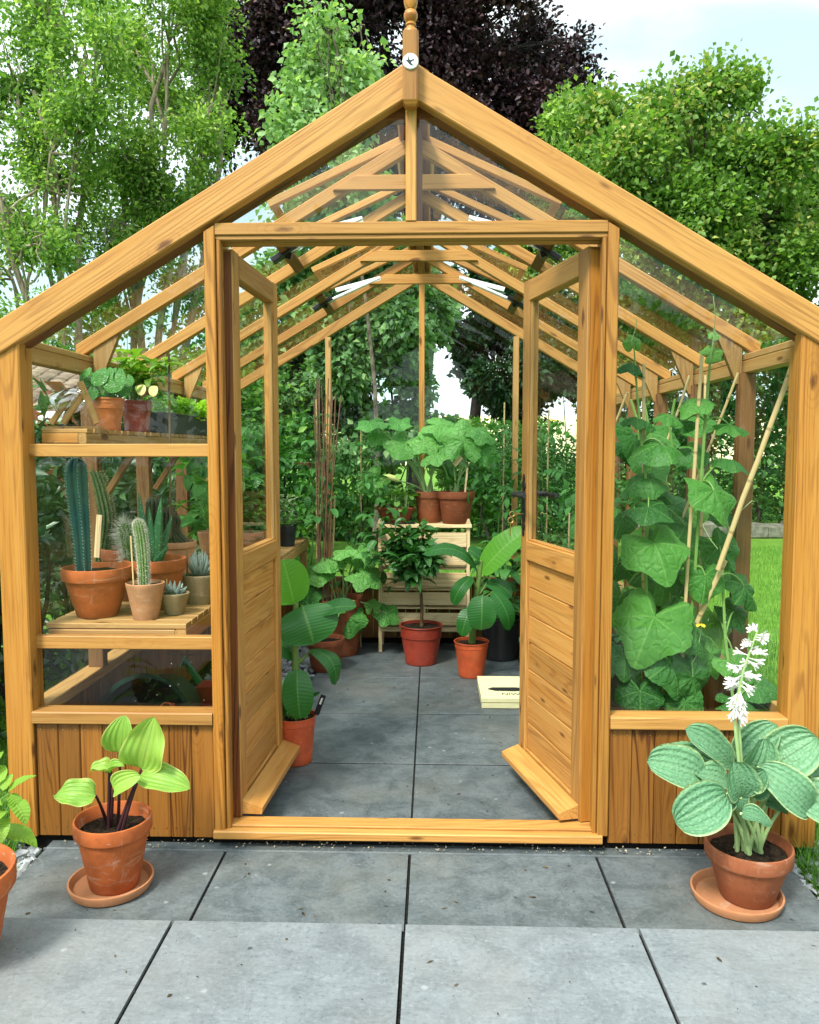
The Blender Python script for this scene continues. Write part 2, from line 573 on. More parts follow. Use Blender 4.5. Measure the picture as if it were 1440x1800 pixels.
def leafmat(name, lo, hi, vein, mode='grid', nv=16, veinw=.5, trans=.35, rough=.42, pucker=.0, edge=None, spot=None, spec=.4, bumpk=.5, sidew=.22):
    t = NT(name); g = t.sep(t.attr()); u, v, rn = g[0], g[1], g[2]
    if mode == 'grid':
        au = t.math('ABSOLUTE', u)
        midr = t.smooth(au, .075, .02)
        ph = t.math('SUBTRACT', t.math('MULTIPLY', v, nv * 6.283), t.math('MULTIPLY', au, 5.5))
        s = t.math('SINE', ph)
        side = t.smooth(s, .75, 1.0)
        hgt = t.math('SUBTRACT', t.math('MULTIPLY', s, -.4), t.math('MULTIPLY', midr, 1.0))
    elif mode == 'par':      # parallel arching ribs (hosta)
        au = t.math('ABSOLUTE', u)
        midr = t.smooth(au, .06, .015)
        s = t.math('SINE', t.math('MULTIPLY', u, nv * 3.1416))
        side = t.smooth(s, .7, 1.0)
        hgt = t.math('SUBTRACT', t.math('MULTIPLY', s, -.6), t.math('MULTIPLY', midr, .6))
    else:                    # palmate
        th = t.math('ARCTAN2', v, u)
        r = t.math('SQRT', t.math('ADD', t.math('MULTIPLY', u, u), t.math('MULTIPLY', v, v)))
        a = t.math('COSINE', t.math('MULTIPLY', th, 5.0))
        wdt = t.math('MULTIPLY', t.math('SUBTRACT', 1.0, a), r)
        midr = t.smooth(wdt, .02, .004)
        wv = t.noise(t.comb(u, v, rn), 4, 2, .5, col=True)
        pv = t.n('ShaderNodeVectorMath', operation='ADD', i_0=t.comb(u, v, rn), i_1=t.vmul(wv, (.25, .25, 0))).outputs[0]
        dte = t.vor(pv, 4.2, 'Distance', 'DISTANCE_TO_EDGE')
        side = t.smooth(dte, .05, .0)
        hgt = t.math('SUBTRACT', t.smooth(dte, .0, .22), t.math('MULTIPLY', midr, .8))
    n = t.noise(t.comb(u, v, rn), 7, 4, .6)
    c = t.mix(t.math('ADD', t.math('MULTIPLY', rn, .65), t.math('MULTIPLY', n, .35)), lo, hi)
    c = t.mix(t.math('MULTIPLY', side, sidew * veinw), c, vein)
    c = t.mix(t.math('MULTIPLY', midr, veinw), c, vein)
    if edge is not None and mode != 'pal':
        c = t.mix(t.smooth(t.math('ABSOLUTE', u), .86, .97, 0, .8), c, edge)
    if edge is not None and mode == 'pal':
        c = t.mix(t.smooth(t.noise(t.geo(), 25, 3), .6, .75, 0, .4), c, edge)
    if spot is not None:
        sp = t.noise(t.comb(u, v, rn), 4.0, 5, .75, .8)
        c = t.mix(t.smooth(sp, .56, .70, 0, .7), c, spot)
    if pucker:
        pk = t.vor(t.comb(t.math('MULTIPLY', u, 6.0), t.math('MULTIPLY', v, 12.0), rn), 1.6)
        hgt = t.math('SUBTRACT', hgt, t.math('MULTIPLY', pk, pucker))
        c = t.mix(t.smooth(pk, .25, .6, 0, .16), c, tuple(min(x * 1.5 + .03, 1) for x in hi))
    nrm = t.bump(hgt, bumpk, .004)
    b = t.bsdf(c, rough, nrm, spec)
    tr = t.n('ShaderNodeBsdfTranslucent')
    c2 = t.mix(1.0, c, (1.0, 1.15, .45), 'MULTIPLY')
    t.set(tr.inputs[0], c2); t.set(tr.inputs['Normal'], nrm)
    mx = t.n('ShaderNodeMixShader'); mx.inputs[0].default_value = trans
    t.t.links.new(b, mx.inputs[1]); t.t.links.new(tr.outputs[0], mx.inputs[2])
    return t.done(mx.outputs[0])

L_HOSTA = leafmat("lime_hosta_leaf", (.17, .36, .045), (.30, .48, .075), (.38, .55, .16), 'par', 7, .35, .3, .42, spot=(.48, .52, .07), bumpk=.40, edge=(.46, .50, .14))
L_BLUE = leafmat("blue_hosta_leaf", (.062, .20, .095), (.155, .32, .165), (.27, .42, .24), 'par', 7, .3, .2, .45, pucker=1.0, edge=(.42, .52, .24), bumpk=.7)
L_BANANA = leafmat("banana_leaf", (.014, .10, .014), (.032, .17, .026), (.14, .34, .07), 'grid', 13, .5, .3, .36, bumpk=.22, sidew=.12)
L_BANLIT = leafmat("lit_lime_banana_leaf", (.10, .34, .03), (.17, .45, .05), (.30, .55, .12), 'grid', 14, .5, .5, .38, bumpk=.22, sidew=.12)  # paler lime green; the light on a lit blade is put into this colour
L_CUKE = leafmat("cucumber_leaf", (.014, .085, .016), (.060, .215, .040), (.12, .30, .06), 'pal', 5, .45, .34, .5, bumpk=.55, spec=.28)
L_CUKEM = leafmat("light_cucumber_leaf", (.045, .19, .030), (.12, .34, .060), (.18, .38, .09), 'pal', 5, .45, .4, .5, bumpk=.5, spec=.28)
L_CUKEY = leafmat("young_and_lit_cucumber_leaf", (.10, .28, .035), (.17, .38, .06), (.25, .45, .12), 'pal', 5, .5, .42, .45)  # green of young tips; also carries the light painted on one large leaf
L_SQUASH = leafmat("squash_leaf", (.05, .24, .038), (.19, .46, .10), (.20, .42, .13), 'pal', 5, .55, .35, .48, bumpk=.8)
L_TOM = leafmat("tomato_leaf", (.018, .095, .016), (.085, .29, .055), (.10, .26, .06), 'grid', 7, .3, .3, .5)
L_CITRUS = leafmat("citrus_leaf", (.016, .085, .016), (.065, .22, .040), (.10, .26, .06), 'grid', 9, .4, .25, .28, spec=.55)
L_LIME = leafmat("lime_pepper_leaf", (.17, .36, .035), (.34, .52, .07), (.40, .58, .15), 'grid', 9, .4, .4, .42)
L_PILEA = leafmat("pilea_leaf", (.04, .19, .025), (.09, .30, .045), (.30, .48, .16), 'pal', 5, .2, .3, .3, spec=.55)
L_LETT = leafmat("lettuce_leaf", (.30, .56, .03), (.46, .72, .06), (.5, .72, .2), 'grid', 7, .3, .45, .45)
L_SEED = leafmat("seedling_leaf", (.09, .26, .04), (.22, .42, .09), (.3, .5, .15), 'grid', 7, .3, .38, .45)
L_GREY = leafmat("grey_green_leaf", (.16, .26, .13), (.28, .36, .2), (.3, .42, .25), 'grid', 7, .3, .3, .5)

def treeleaf(name, lo, hi, alt=None, altamt=.2, trans=.4, rough=.5, spec=.3):
    t = NT(name); g = t.sep(t.attr()); rn = g[2]
    big = t.noise(t.geo(), .55, 2, .5)
    c = t.mix(t.math('ADD', t.math('MULTIPLY', rn, .6), t.math('MULTIPLY', big, .4)), lo, hi)
    if alt is not None:
        c = t.mix(t.math('MULTIPLY', t.smooth(rn, 1 - altamt - .05, 1 - altamt), t.smooth(big, .42, .55)), c, alt)
    b = t.bsdf(c, rough, None, spec)
    tr = t.n('ShaderNodeBsdfTranslucent')
    t.set(tr.inputs[0], t.mix(1.0, c, (1.05, 1.2, .5), 'MULTIPLY'))
    mx = t.n('ShaderNodeMixShader'); mx.inputs[0].default_value = trans
    t.t.links.new(b, mx.inputs[1]); t.t.links.new(tr.outputs[0], mx.inputs[2])
    return t.done(mx.outputs[0])

T_ASH = treeleaf("ash_foliage", (.052, .135, .026), (.30, .50, .11), (.44, .58, .16), .3, .5)
T_BEECH = treeleaf("copper_beech_foliage", (.010, .005, .008), (.042, .017, .026), (.11, .055, .062), .2, .12, .5, .3)
T_BIRCH = treeleaf("birch_foliage", (.17, .32, .11), (.31, .47, .20), (.42, .58, .22), .2, .4)
T_WEEP = treeleaf("hanging_birch_foliage", (.045, .145, .05), (.25, .44, .17), (.30, .48, .18), .2, .42)
T_MAPLE = treeleaf("maple_foliage", (.042, .125, .022), (.27, .45, .085), (.46, .46, .14), .16, .42)
T_DARK = treeleaf("evergreen_foliage", (.012, .045, .016), (.035, .09, .032), None, .2, .2)
T_LAUREL = treeleaf("laurel_foliage", (.010, .04, .014), (.035, .10, .028), (.08, .16, .06), .15, .2, .32, .55)
T_HEDGE = treeleaf("hedge_foliage", (.018, .08, .018), (.05, .17, .03), (.10, .25, .05), .15, .35)
T_BUSH = treeleaf("bush_foliage", (.03, .12, .02), (.13, .34, .05), (.24, .42, .08), .2, .42)
T_PHOT = treeleaf("red_tipped_foliage", (.03, .09, .02), (.09, .2, .04), (.30, .12, .07), .3, .35)

def barkmat(name, a, b, sc=6):
    t = NT(name); v = t.geo()
    n = t.noise(t.vmul(v, (1, 1, .35)), sc * 4, 5, .65)
    c = t.mix(t.smooth(n, .3, .7), a, b)
    return t.done(t.bsdf(c, .9, t.bump(n, .7, .02), .15))
M_BARK = barkmat("grey_bark", (.05, .042, .03), (.17, .145, .105))
M_BARKLT = barkmat("pale_bark", (.16, .13, .09), (.36, .30, .22))
M_BARKDK = barkmat("dark_bark", (.012, .010, .010), (.04, .033, .03))
M_TWIG = barkmat("brown_stem", (.07, .045, .02), (.17, .11, .05), 20)

def stem(name, a, b, rough=.5, trans=0):
    t = NT(name); v = t.geo(); n = t.noise(v, 30, 3, .6)
    return t.done(t.bsdf(t.mix(n, a, b), rough, t.bump(n, .3, .001), .35))
S_GREEN = stem("green_stem", (.10, .22, .04), (.20, .34, .09))
S_PALE = stem("pale_green_stem", (.22, .36, .12), (.36, .48, .22))
S_PURPLE = stem("purple_stem", (.022, .007, .010), (.06, .018, .022))
S_DARKG = stem("dark_green_stem", (.04, .10, .025), (.08, .17, .045))
S_BANANA = stem("banana_stem", (.16, .20, .05), (.12, .26, .05))
M_PETAL = stem("white_petal", (.72, .70, .62), (.84, .84, .78), .6)
M_YELLOW = stem("yellow_petal", (.7, .42, .02), (.8, .55, .05), .6)
M_FADED = stem("faded_leaf", (.48, .44, .16), (.56, .50, .22), .6)
M_COURG = stem("pale_squash_fruit", (.46, .52, .16), (.56, .58, .22), .5)

def canemat(name, a, b):
    t = NT(name); v = t.attr(); x = t.sep(v)[0]
    node = t.smooth(t.math('PINGPONG', x, .09), .008, .0)
    n = t.noise(v, 12, 3, .6)
    c = t.mix(n, a, b)
    c = t.mix(t.math('MULTIPLY', node, .7), c, tuple(q * .4 for q in a))
    return t.done(t.bsdf(c, .5, None, .4))
M_CANE = canemat("bamboo_cane", (.42, .30, .13), (.56, .44, .22))
M_CANEDK = canemat("dark_cane", (.10, .055, .03), (.19, .11, .06))

def glassmat():
    t = NT("thin_clear_glass")
    lw = t.n('ShaderNodeLayerWeight'); lw.inputs[0].default_value = .5
    f5 = t.math('POWER', lw.outputs['Facing'], 5.0)
    fac = t.math('ADD', .032, t.math('MULTIPLY', f5, .62), clamp=True)
    tr = t.n('ShaderNodeBsdfTransparent'); tr.inputs[0].default_value = (.97, .985, .975, 1)
    gl = t.n('ShaderNodeBsdfGlossy'); gl.inputs['Roughness'].default_value = .015
    n = t.noise(t.geo(), 2.5, 2, .5)
    t.set(gl.inputs['Normal'], t.bump(n, .06, .02))
    mx = t.n('ShaderNodeMixShader'); t.set(mx.inputs[0], fac)
    t.t.links.new(tr.outputs[0], mx.inputs[1]); t.t.links.new(gl.outputs[0], mx.inputs[2])
    # rain spots and dust: sparse pale marks
    v = t.geo()
    sp = t.n('ShaderNodeTexVoronoi', feature='F1'); t.set(sp.inputs['Vector'], v); sp.inputs['Scale'].default_value = 55
    sel = t.math('GREATER_THAN', t.sep(sp.outputs['Color'])[1], .70)
    spot = t.math('MULTIPLY', t.smooth(sp.outputs['Distance'], .22, .12), sel)
    patch = t.smooth(t.noise(v, 2.2, 2, .5), .54, .66)
    df = t.n('ShaderNodeBsdfDiffuse'); df.inputs[0].default_value = (.75, .78, .76, 1)
    haze = t.math('ADD', t.math('MULTIPLY', t.math('MULTIPLY', spot, patch), .6), t.math('MULTIPLY', t.smooth(t.noise(v, 4, 4, .7), .5, .8), .012))
    drip = t.noise(t.vmul(v, (26, 26, 1.6)), 1.0, 4, .7)
    haze = t.math('ADD', haze, t.math('MULTIPLY', t.smooth(drip, .58, .76), t.math('MULTIPLY', t.smooth(t.noise(v, 1.7, 2, .5), .45, .65), .022)))
    m2 = t.n('ShaderNodeMixShader'); t.set(m2.inputs[0], haze)
    t.t.links.new(mx.outputs[0], m2.inputs[1]); t.t.links.new(df.outputs[0], m2.inputs[2])
    return t.done(m2.outputs[0])
M_GLASS = glassmat()

def slabmat(name, lo, hi, warm, seed=0.0):
    t = NT(name); v = t.geo(); g = t.attr()
    c0 = t.noise(v, 1.6, 4, .6); n1 = t.noise(v, 9, 8, .74, .5); n2 = t.noise(v, 90, 4, .6)
    streak = t.noise(t.vmul(v, (5, 17, 5)), 1.0, 5, .7, 1.2)
    tone = t.sep(g)[2]
    c = t.mix(t.smooth(n1, .34, .66), lo, hi)
    c = t.mix(t.smooth(n2, .52, .72, 0, .35), c, tuple(min(1, x * 1.5) for x in hi))
    c = t.mix(t.smooth(n2, .46, .30, 0, .45), c, tuple(x * .5 for x in lo))
    c = t.mix(t.smooth(c0, .45, .7, 0, .45), c, warm)
    c = t.mix(t.smooth(streak, .55, .72, 0, .30), c, tuple(min(1, x * 1.35) for x in hi))
    c = t.mix(t.smooth(streak, .46, .30, 0, .26), c, tuple(x * .55 for x in lo))
    crk = t.vor(t.n('ShaderNodeVectorMath', operation='ADD', i_0=v, i_1=t.n('ShaderNodeTexNoise', i_Scale=3.0).outputs['Color']).outputs[0], 2.6, 'Distance', 'DISTANCE_TO_EDGE')
    c = t.mix(t.math('MULTIPLY', t.smooth(crk, .006, .0), t.smooth(n1, .5, .65, 0, .45)), c, tuple(x * .35 for x in lo))
    # scuffs, bird marks and dark specks
    sp = t.n('ShaderNodeTexVoronoi', feature='F1'); t.set(sp.inputs['Vector'], v); sp.inputs['Scale'].default_value = 16
    selw = t.math('GREATER_THAN', t.sep(sp.outputs['Color'])[0], .86); selb = t.math('LESS_THAN', t.sep(sp.outputs['Color'])[0], .10)
    d = t.math('ADD', sp.outputs['Distance'], t.math('MULTIPLY', t.math('SUBTRACT', n2, .5), .25))
    c = t.mix(t.math('MULTIPLY', t.smooth(d, .16, .08, 0, .38), selw), c, (.42, .44, .44))
    c = t.mix(t.math('MULTIPLY', t.smooth(d, .12, .06, 0, .75), selb), c, tuple(x * .25 for x in lo))
    sc = t.noise(t.vmul(v, (60, 22, 1)), 1.0, 2, .6, 3.0)
    c = t.mix(t.smooth(sc, .70, .75, 0, .30), c, (.45, .47, .47))
    nd = t.n('ShaderNodeVectorMath', operation='SCALE'); t.set(nd.inputs[0], c); t.set(nd.inputs['Scale'], tone)
    h = t.math('ADD', t.math('MULTIPLY', n1, 1.0), t.math('MULTIPLY', n2, .25))
    h = t.math('ADD', h, t.math('MULTIPLY', streak, .8))
    return t.done(t.bsdf(nd.outputs[0], t.math('ADD', .42, t.math('MULTIPLY', n1, .3)), t.bump(h, .55, .006), .4))
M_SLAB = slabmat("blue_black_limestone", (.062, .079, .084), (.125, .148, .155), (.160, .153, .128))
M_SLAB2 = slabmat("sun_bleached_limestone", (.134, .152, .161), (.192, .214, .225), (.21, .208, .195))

def groutmat():
    t = NT("dark_joint_grit"); v = t.geo(); n = t.noise(v, 260, 3, .7); p = t.vor(v, 210)
    c = t.mix(t.smooth(n, .4, .7), (.006, .006, .006), (.035, .033, .03))
    c = t.mix(t.smooth(p, .2, .1, 0, .5), c, (.16, .15, .13))
    return t.done(t.bsdf(c, .95, t.bump(n, 1, .004), .1))
M_GROUT = groutmat()

def lawnmat():
    t = NT("lawn_turf"); v = t.geo()
    n = t.noise(v, 3.0, 5, .65); f = t.noise(t.vmul(v, (60, 60, 60)), 1.0, 3, .7); b = t.noise(v, .25, 3, .5)
    c = t.mix(t.smooth(n, .3, .7), (.10, .24, .024), (.19, .37, .05))
    c = t.mix(t.smooth(f, .35, .7, 0, .6), c, (.035, .11, .010))
    c = t.mix(t.smooth(b, .45, .7, 0, .4), c, (.20, .34, .04))
    return t.done(t.bsdf(c, .9, t.bump(f, .8, .03), .15))
M_LAWN = lawnmat()
M_BLADE = treeleaf("grass_blade", (.07, .20, .022), (.16, .36, .045), (.28, .46, .07), .15, .4)

def fieldmat():
    t = NT("ripe_wheat"); v = t.geo(); n = t.noise(t.vmul(v, (.3, 1.5, 1)), 1.0, 4, .6)
    return t.done(t.bsdf(t.mix(n, (.55, .50, .25), (.72, .66, .40)), .95, None, .1))
M_FIELD = fieldmat()
M_BED = soilmat()
M_CHIP = flat("slate_chip", (.32, .34, .35), .6, .4, nscale=12, amt=.6)
M_TILE = flat("roof_tile", (.24, .18, .13), .8, .25, nscale=5, amt=.45, bump=.4)
M_BRICK = flat("shed_wall", (.05, .05, .045), .8, .2)
M_ROCK = flat("wall_stone", (.16, .15, .12), .85, .2, nscale=9, amt=.5, bump=.6)
# ------------------------------------------------------------------ world and sun
SUN_EL, SUN_AZ = math.radians(52), math.radians(-150)     # azimuth measured from +Y towards +X: sun behind-left of the camera
world = bpy.data.worlds.new("World"); scene.world = world; world.use_nodes = True
wt = world.node_tree; wt.nodes.clear()
def wn(t, **k):
    nd = wt.nodes.new(t)
    for a, b in k.items(): setattr(nd, a, b)
    return nd
sky = wn('ShaderNodeTexSky', sky_type='NISHITA', sun_disc=False, sun_elevation=SUN_EL, sun_rotation=SUN_AZ)
sky.air_density = 1.0; sky.dust_density = 1.0; sky.ozone_density = 1.2
tc = wn('ShaderNodeTexCoord'); mp = wn('ShaderNodeMapping'); mp.inputs['Scale'].default_value = (1.0, 1.0, 2.2)
mp.inputs['Location'].default_value = (1.3, 0.4, 0.74)
nz = wn('ShaderNodeTexNoise'); nz.inputs['Scale'].default_value = 2.3; nz.inputs['Detail'].default_value = 6; nz.inputs['Roughness'].default_value = .52
nz.inputs['Distortion'].default_value = .3
cr = wn('ShaderNodeMapRange', interpolation_type='SMOOTHSTEP')
cr.inputs[1].default_value = .38; cr.inputs[2].default_value = .58; cr.inputs[3].default_value = 0.48; cr.inputs[4].default_value = 1.0
mixc = wn('ShaderNodeMix', data_type='RGBA'); mixc.inputs[7].default_value = (6.4, 7.1, 7.3, 1)
bgn = wn('ShaderNodeBackground'); bgn.inputs['Strength'].default_value = 0.075
wo = wn('ShaderNodeOutputWorld')
wl = wt.links.new
dt = wn('ShaderNodeVectorMath', operation='DOT_PRODUCT'); dt.inputs[1].default_value = (math.sin(SUN_AZ) * math.cos(SUN_EL), math.cos(SUN_AZ) * math.cos(SUN_EL), math.sin(SUN_EL))
mx0 = wn('ShaderNodeMath', operation='MAXIMUM'); mx0.inputs[1].default_value = 0.0
pw = wn('ShaderNodeMath', operation='POWER'); pw.inputs[1].default_value = 3.0
ma = wn('ShaderNodeMath', operation='MULTIPLY_ADD'); ma.inputs[1].default_value = 1.6; ma.inputs[2].default_value = 1.0
glow = wn('ShaderNodeVectorMath', operation='SCALE'); glow.inputs[0].default_value = (10.2, 11.4, 11.6)
wt.links.new(tc.outputs['Generated'], dt.inputs[0]); wt.links.new(dt.outputs['Value'], mx0.inputs[0]); wt.links.new(mx0.outputs[0], pw.inputs[0]); wt.links.new(pw.outputs[0], ma.inputs[0])
wt.links.new(ma.outputs[0], glow.inputs['Scale']); wt.links.new(glow.outputs[0], mixc.inputs[7])     # clouds near the sun are brighter
wl(tc.outputs['Generated'], mp.inputs[0]); wl(mp.outputs[0], nz.inputs['Vector']); wl(nz.outputs['Fac'], cr.inputs[0])
wl(cr.outputs[0], mixc.inputs[0]); tint = wn('ShaderNodeMix', data_type='RGBA', blend_type='MULTIPLY'); tint.inputs[0].default_value = 1.0; tint.inputs[7].default_value = (.95, 1.6, 1.42, 1)
wl(sky.outputs[0], tint.inputs[6]); wl(tint.outputs[2], mixc.inputs[6]); wl(mixc.outputs[2], bgn.inputs[0]); wl(bgn.outputs[0], wo.inputs[0])

sl = bpy.data.lights.new("sun", 'SUN'); sl.energy = 3.1; sl.angle = math.radians(13); sl.color = (1.0, .95, .86)
so = bpy.data.objects.new("sun", sl); COL.objects.link(so)
sd = Vector((math.sin(SUN_AZ) * math.cos(SUN_EL), math.cos(SUN_AZ) * math.cos(SUN_EL), math.sin(SUN_EL)))
so.rotation_euler = sd.to_track_quat('Z', 'Y').to_euler(); so.location = (0, -4, 8)

scene.view_settings.view_transform = 'Standard'; scene.view_settings.look = 'None'
scene.view_settings.gamma = 1.0; scene.view_settings.exposure = 0.90
scene.render.engine = 'CYCLES'
cy = scene.cycles
cy.max_bounces = 8; cy.diffuse_bounces = 3; cy.glossy_bounces = 3; cy.transmission_bounces = 4; cy.transparent_max_bounces = 24
cy.use_denoising = True
try: cy.denoiser = 'OPENIMAGEDENOISE'
except Exception: pass
cy.sample_clamp_indirect = 6.0
scene.render.film_transparent = False

# ------------------------------------------------------------------ ground, paving
mb = MB()
n = 24; S = 260.0
vs = [(-S + 2 * S * i / n, -60 + 2 * S * j / n, -0.045) for j in range(n + 1) for i in range(n + 1)]
mb.add(vs, [[j * (n + 1) + i, j * (n + 1) + i + 1, (j + 1) * (n + 1) + i + 1, (j + 1) * (n + 1) + i] for j in range(n) for i in range(n)])
struct(mb.build("lawn", M_LAWN), "bright mown lawn around the greenhouse")

def slab(mb, x0, x1, y0, y1, z0, z1, tone, m=0, bev=.004):
    k = len(mb.g)
    bx(mb, x0, x1, y0, y1, z0, z1, 'x', bev, m)
    for i in range(k, len(mb.g)):
        mb.g[i] = (0, 0, tone)

mb = MB(); gx = .0048; gy = .0035
rows = [1.50, 2.478, 3.210, 3.836, 4.455, 5.075, 5.40]
cols = [-1.193, -.597, 0, .597, 1.193]
for a, b in zip(cols[:-1], cols[1:]):
    slab(mb, a + gx, b - gx, 1.60, 2.478 - gy, -.05, 0, R.uniform(.92, 1.08))
slab(mb, -1.193, 1.193, 2.478 + gy, 2.535, -.05, -.001, .75)
for j in range(1, 6):
    for (a, b) in ((-.605, 0), (0, .605)):
        y0 = 2.60 if j == 1 else rows[j] + .0055
        slab(mb, a + gx * .8, b - gx * .8, y0, rows[j + 1] - .0055, -.05, R.uniform(-.001, .001), R.uniform(.85, 1.02), 0, .0018)
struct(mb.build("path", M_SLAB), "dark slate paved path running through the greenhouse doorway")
mb = MB(); bx(mb, -1.19, 1.19, 1.6, 2.53, -.055, -.008); bx(mb, -.60, .60, 2.6, 5.39, -.055, -.003)
struct(mb.build("path_joint_grit", M_GROUT))
mb = MB()
tr = [-.35, .25, .85, 1.452, 1.949]
tcx = [-2.99, -2.39, -1.79, -1.19, -.595, 0, .593, 1.19, 1.79, 2.39, 2.99]
for a, b in zip(tcx[:-1], tcx[1:]):
    ys = [-.4, .6, 1.30, 1.949] if True else tr
    slab(mb, a + gx, b - gx, .94, 1.949, .045, .09, R.uniform(.96, 1.05))
    slab(mb, a + gx, b - gx, -.3, .93, .045, .09, R.uniform(.96, 1.05))
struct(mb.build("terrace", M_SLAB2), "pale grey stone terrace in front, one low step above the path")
mb = MB(); bx(mb, -2.98, 2.98, -.3, 1.935, -.04, .08)
struct(mb.build("terrace_base", M_GROUT))

# soil beds inside the greenhouse, either side of the path
mb = MB()
def bed(mb, x0, x1, y0, y1, z, nx=14, ny=40, amp=.02):
    vs = []
    for j in range(ny + 1):
        for i in range(nx + 1):
            x = x0 + (x1 - x0) * i / nx; y = y0 + (y1 - y0) * j / ny
            vs.append((x, y, z + amp * noise.noise(Vector((x * 9, y * 9, 0)))))
    mb.add(vs, [[j * (nx + 1) + i, j * (nx + 1) + i + 1, (j + 1) * (nx + 1) + i + 1, (j + 1) * (nx + 1) + i] for j in range(ny) for i in range(nx)], 0, None, True)
bed(mb, .66, 1.235, 2.62, 5.28, .10)
struct(mb.build("soil_bed", M_SOIL), "dark soil bed along the side of the greenhouse")
mb = MB(); bed(mb, -1.24, -.61, 2.6, 5.3, -.015, amp=.012)
struct(mb.build("gravel_base", M_GREY))

def chips(mb, x0, x1, y0, y1, z, n, s0=.012, s1=.032):
    for _ in range(n):
        c = Vector((R.uniform(x0, x1), R.uniform(y0, y1), z + R.uniform(0, .018)))
        s = R.uniform(s0, s1); h = s * R.uniform(.15, .4); k = R.randint(4, 6)
        a0 = R.uniform(0, 6); tilt = Matrix.Rotation(R.gauss(0, .35), 3, 'X') @ Matrix.Rotation(R.gauss(0, .35), 3, 'Y')
        ring = [(s * R.uniform(.6, 1.1) * math.cos(a0 + 2 * PI * i / k), s * R.uniform(.35, .8) * math.sin(a0 + 2 * PI * i / k)) for i in range(k)]
        rz = Matrix.Rotation(R.uniform(0, 6.28), 3, 'Z')
        vs = [c + rz @ tilt @ Vector((x, y, 0)) for x, y in ring] + [c + rz @ tilt @ Vector((x * .85, y * .85, h)) for x, y in ring]
        fs = [list(range(k, 2 * k))] + [[i, (i + 1) % k, (i + 1) % k + k, i + k] for i in range(k)]
        mb.add(vs, fs)
mb = MB()
chips(mb, -1.22, -.615, 2.7, 5.25, -.01, 2300)
chips(mb, -1.42, -1.19, 1.98, 2.56, -.035, 260)
chips(mb, 1.19, 1.42, 1.98, 2.62, -.035, 300)
chips(mb, 1.31, 1.42, 2.5, 5.4, -.035, 300); chips(mb, -1.45, -1.31, 2.5, 5.4, -.035, 300)
struct(mb.build("slate_chippings", M_CHIP), "grey and white slate chippings beside the paving", 'stuff')
# dirt, moss and crumbs along the frame base and in the corner of the path
mb = MB()
chips(mb, -1.15, 1.15, 2.483, 2.53, -.004, 260, .002, .006)
chips(mb, -1.19, 1.19, 1.955, 1.975, .0, 60, .002, .006)
struct(mb.build("grit_crumbs", flat("pale_grit", (.36, .31, .22), .9, .2, nscale=80, amt=.6)), "pale grit and dry crumbs along the foot of the frame", 'stuff')

mb = MB()
def litter(mb, x0, x1, y0, y1, z, n):
    for _ in range(n):
        leaf(mb, (R.uniform(x0, x1), R.uniform(y0, y1), z + .0015), R.uniform(0, 6.28), R.uniform(.006, .022), R.uniform(.003, .009), w_lance, rad0(R.uniform(0, 12)), rad0(R.uniform(0, 30)), .3, 0, .1, 0, 4, 2)
def rad0(d): return math.radians(d)
litter(mb, -1.15, 1.15, 1.97, 2.47, 0, 30); litter(mb, -1.3, 1.3, .8, 1.94, .09, 20); litter(mb, -.58, .58, 2.7, 5.0, .001, 46)
chips(mb, -1.15, 1.15, 1.97, 2.48, .0, 110, .0012, .0035); chips(mb, -1.4, 1.4, .7, 1.94, .09, 150, .0012, .004); chips(mb, -.58, .58, 2.7, 5.0, .0, 130, .0012, .0035)
struct(mb.build("leaf_litter", flat("dry_brown_litter", (.085, .060, .030), .9, .1, nscale=60, amt=.8)), "dark crumbs and dry leaf bits scattered over the paving", 'stuff')

# ------------------------------------------------------------------ far ground
mb = MB()
nx, ny = 40, 16; vs = []
for j in range(ny + 1):
    for i in range(nx + 1):
        x = -260 + 520 * i / nx; y = 55 + 200 * j / ny; t = j / ny
        vs.append((x, y, -.2 + 11.5 * (3 * t * t - 2 * t ** 3) + 1.2 * noise.noise(Vector((x * .012, y * .012, 3))) * t))
mb.add(vs, [[j * (nx + 1) + i, j * (nx + 1) + i + 1, (j + 1) * (nx + 1) + i + 1, (j + 1) * (nx + 1) + i] for j in range(ny) for i in range(nx)], 0, None, True)
struct(mb.build("hill", M_FIELD), "pale ripe wheat field on a gentle rise far behind")

# ------------------------------------------------------------------ grass blades
def blades(areas, seed):
    rng = np.random.default_rng(seed); P = []; H = []
    for (x0, x1, y0, y1, n, h) in areas:
        P.append(np.stack([rng.uniform(x0, x1, n), rng.uniform(y0, y1, n), np.full(n, -.046)], 1)); H.append(np.full(n, h))
    P = np.concatenate(P); H = np.concatenate(H) * rng.uniform(.5, 1.25, len(P)); N = len(P)
    a = rng.uniform(0, 6.283, N); w = .0018 + .012 * H * .25
    d = np.stack([np.cos(a), np.sin(a), np.zeros(N)], 1); s = np.stack([-np.sin(a), np.cos(a), np.zeros(N)], 1)
    lean = rng.uniform(.1, .8, (N, 1)) * H[:, None]; z = np.array([[0, 0, 1.0]])
    W = w[:, None]
    b0 = P - s * W; b1 = P + s * W
    m0 = P + d * lean * .35 + z * H[:, None] * .6 - s * W * .8; m1 = m0 + s * W * 1.6
    tp = P + d * lean + z * H[:, None]
    V = np.stack([b0, b1, m1, m0, tp], 1).reshape(-1, 3)
    i = np.arange(N) * 5
    T = np.stack([np.stack([i, i + 1, i + 2], 1), np.stack([i, i + 2, i + 3], 1), np.stack([i + 3, i + 2, i + 4], 1)], 1).reshape(-1, 3)
    G = np.zeros((N * 5, 3)); G[:, 2] = np.repeat(rng.random(N), 5)
    return struct(np_mesh("grass", V, T, G, M_BLADE), "green grass blades of the lawn edge", 'stuff')
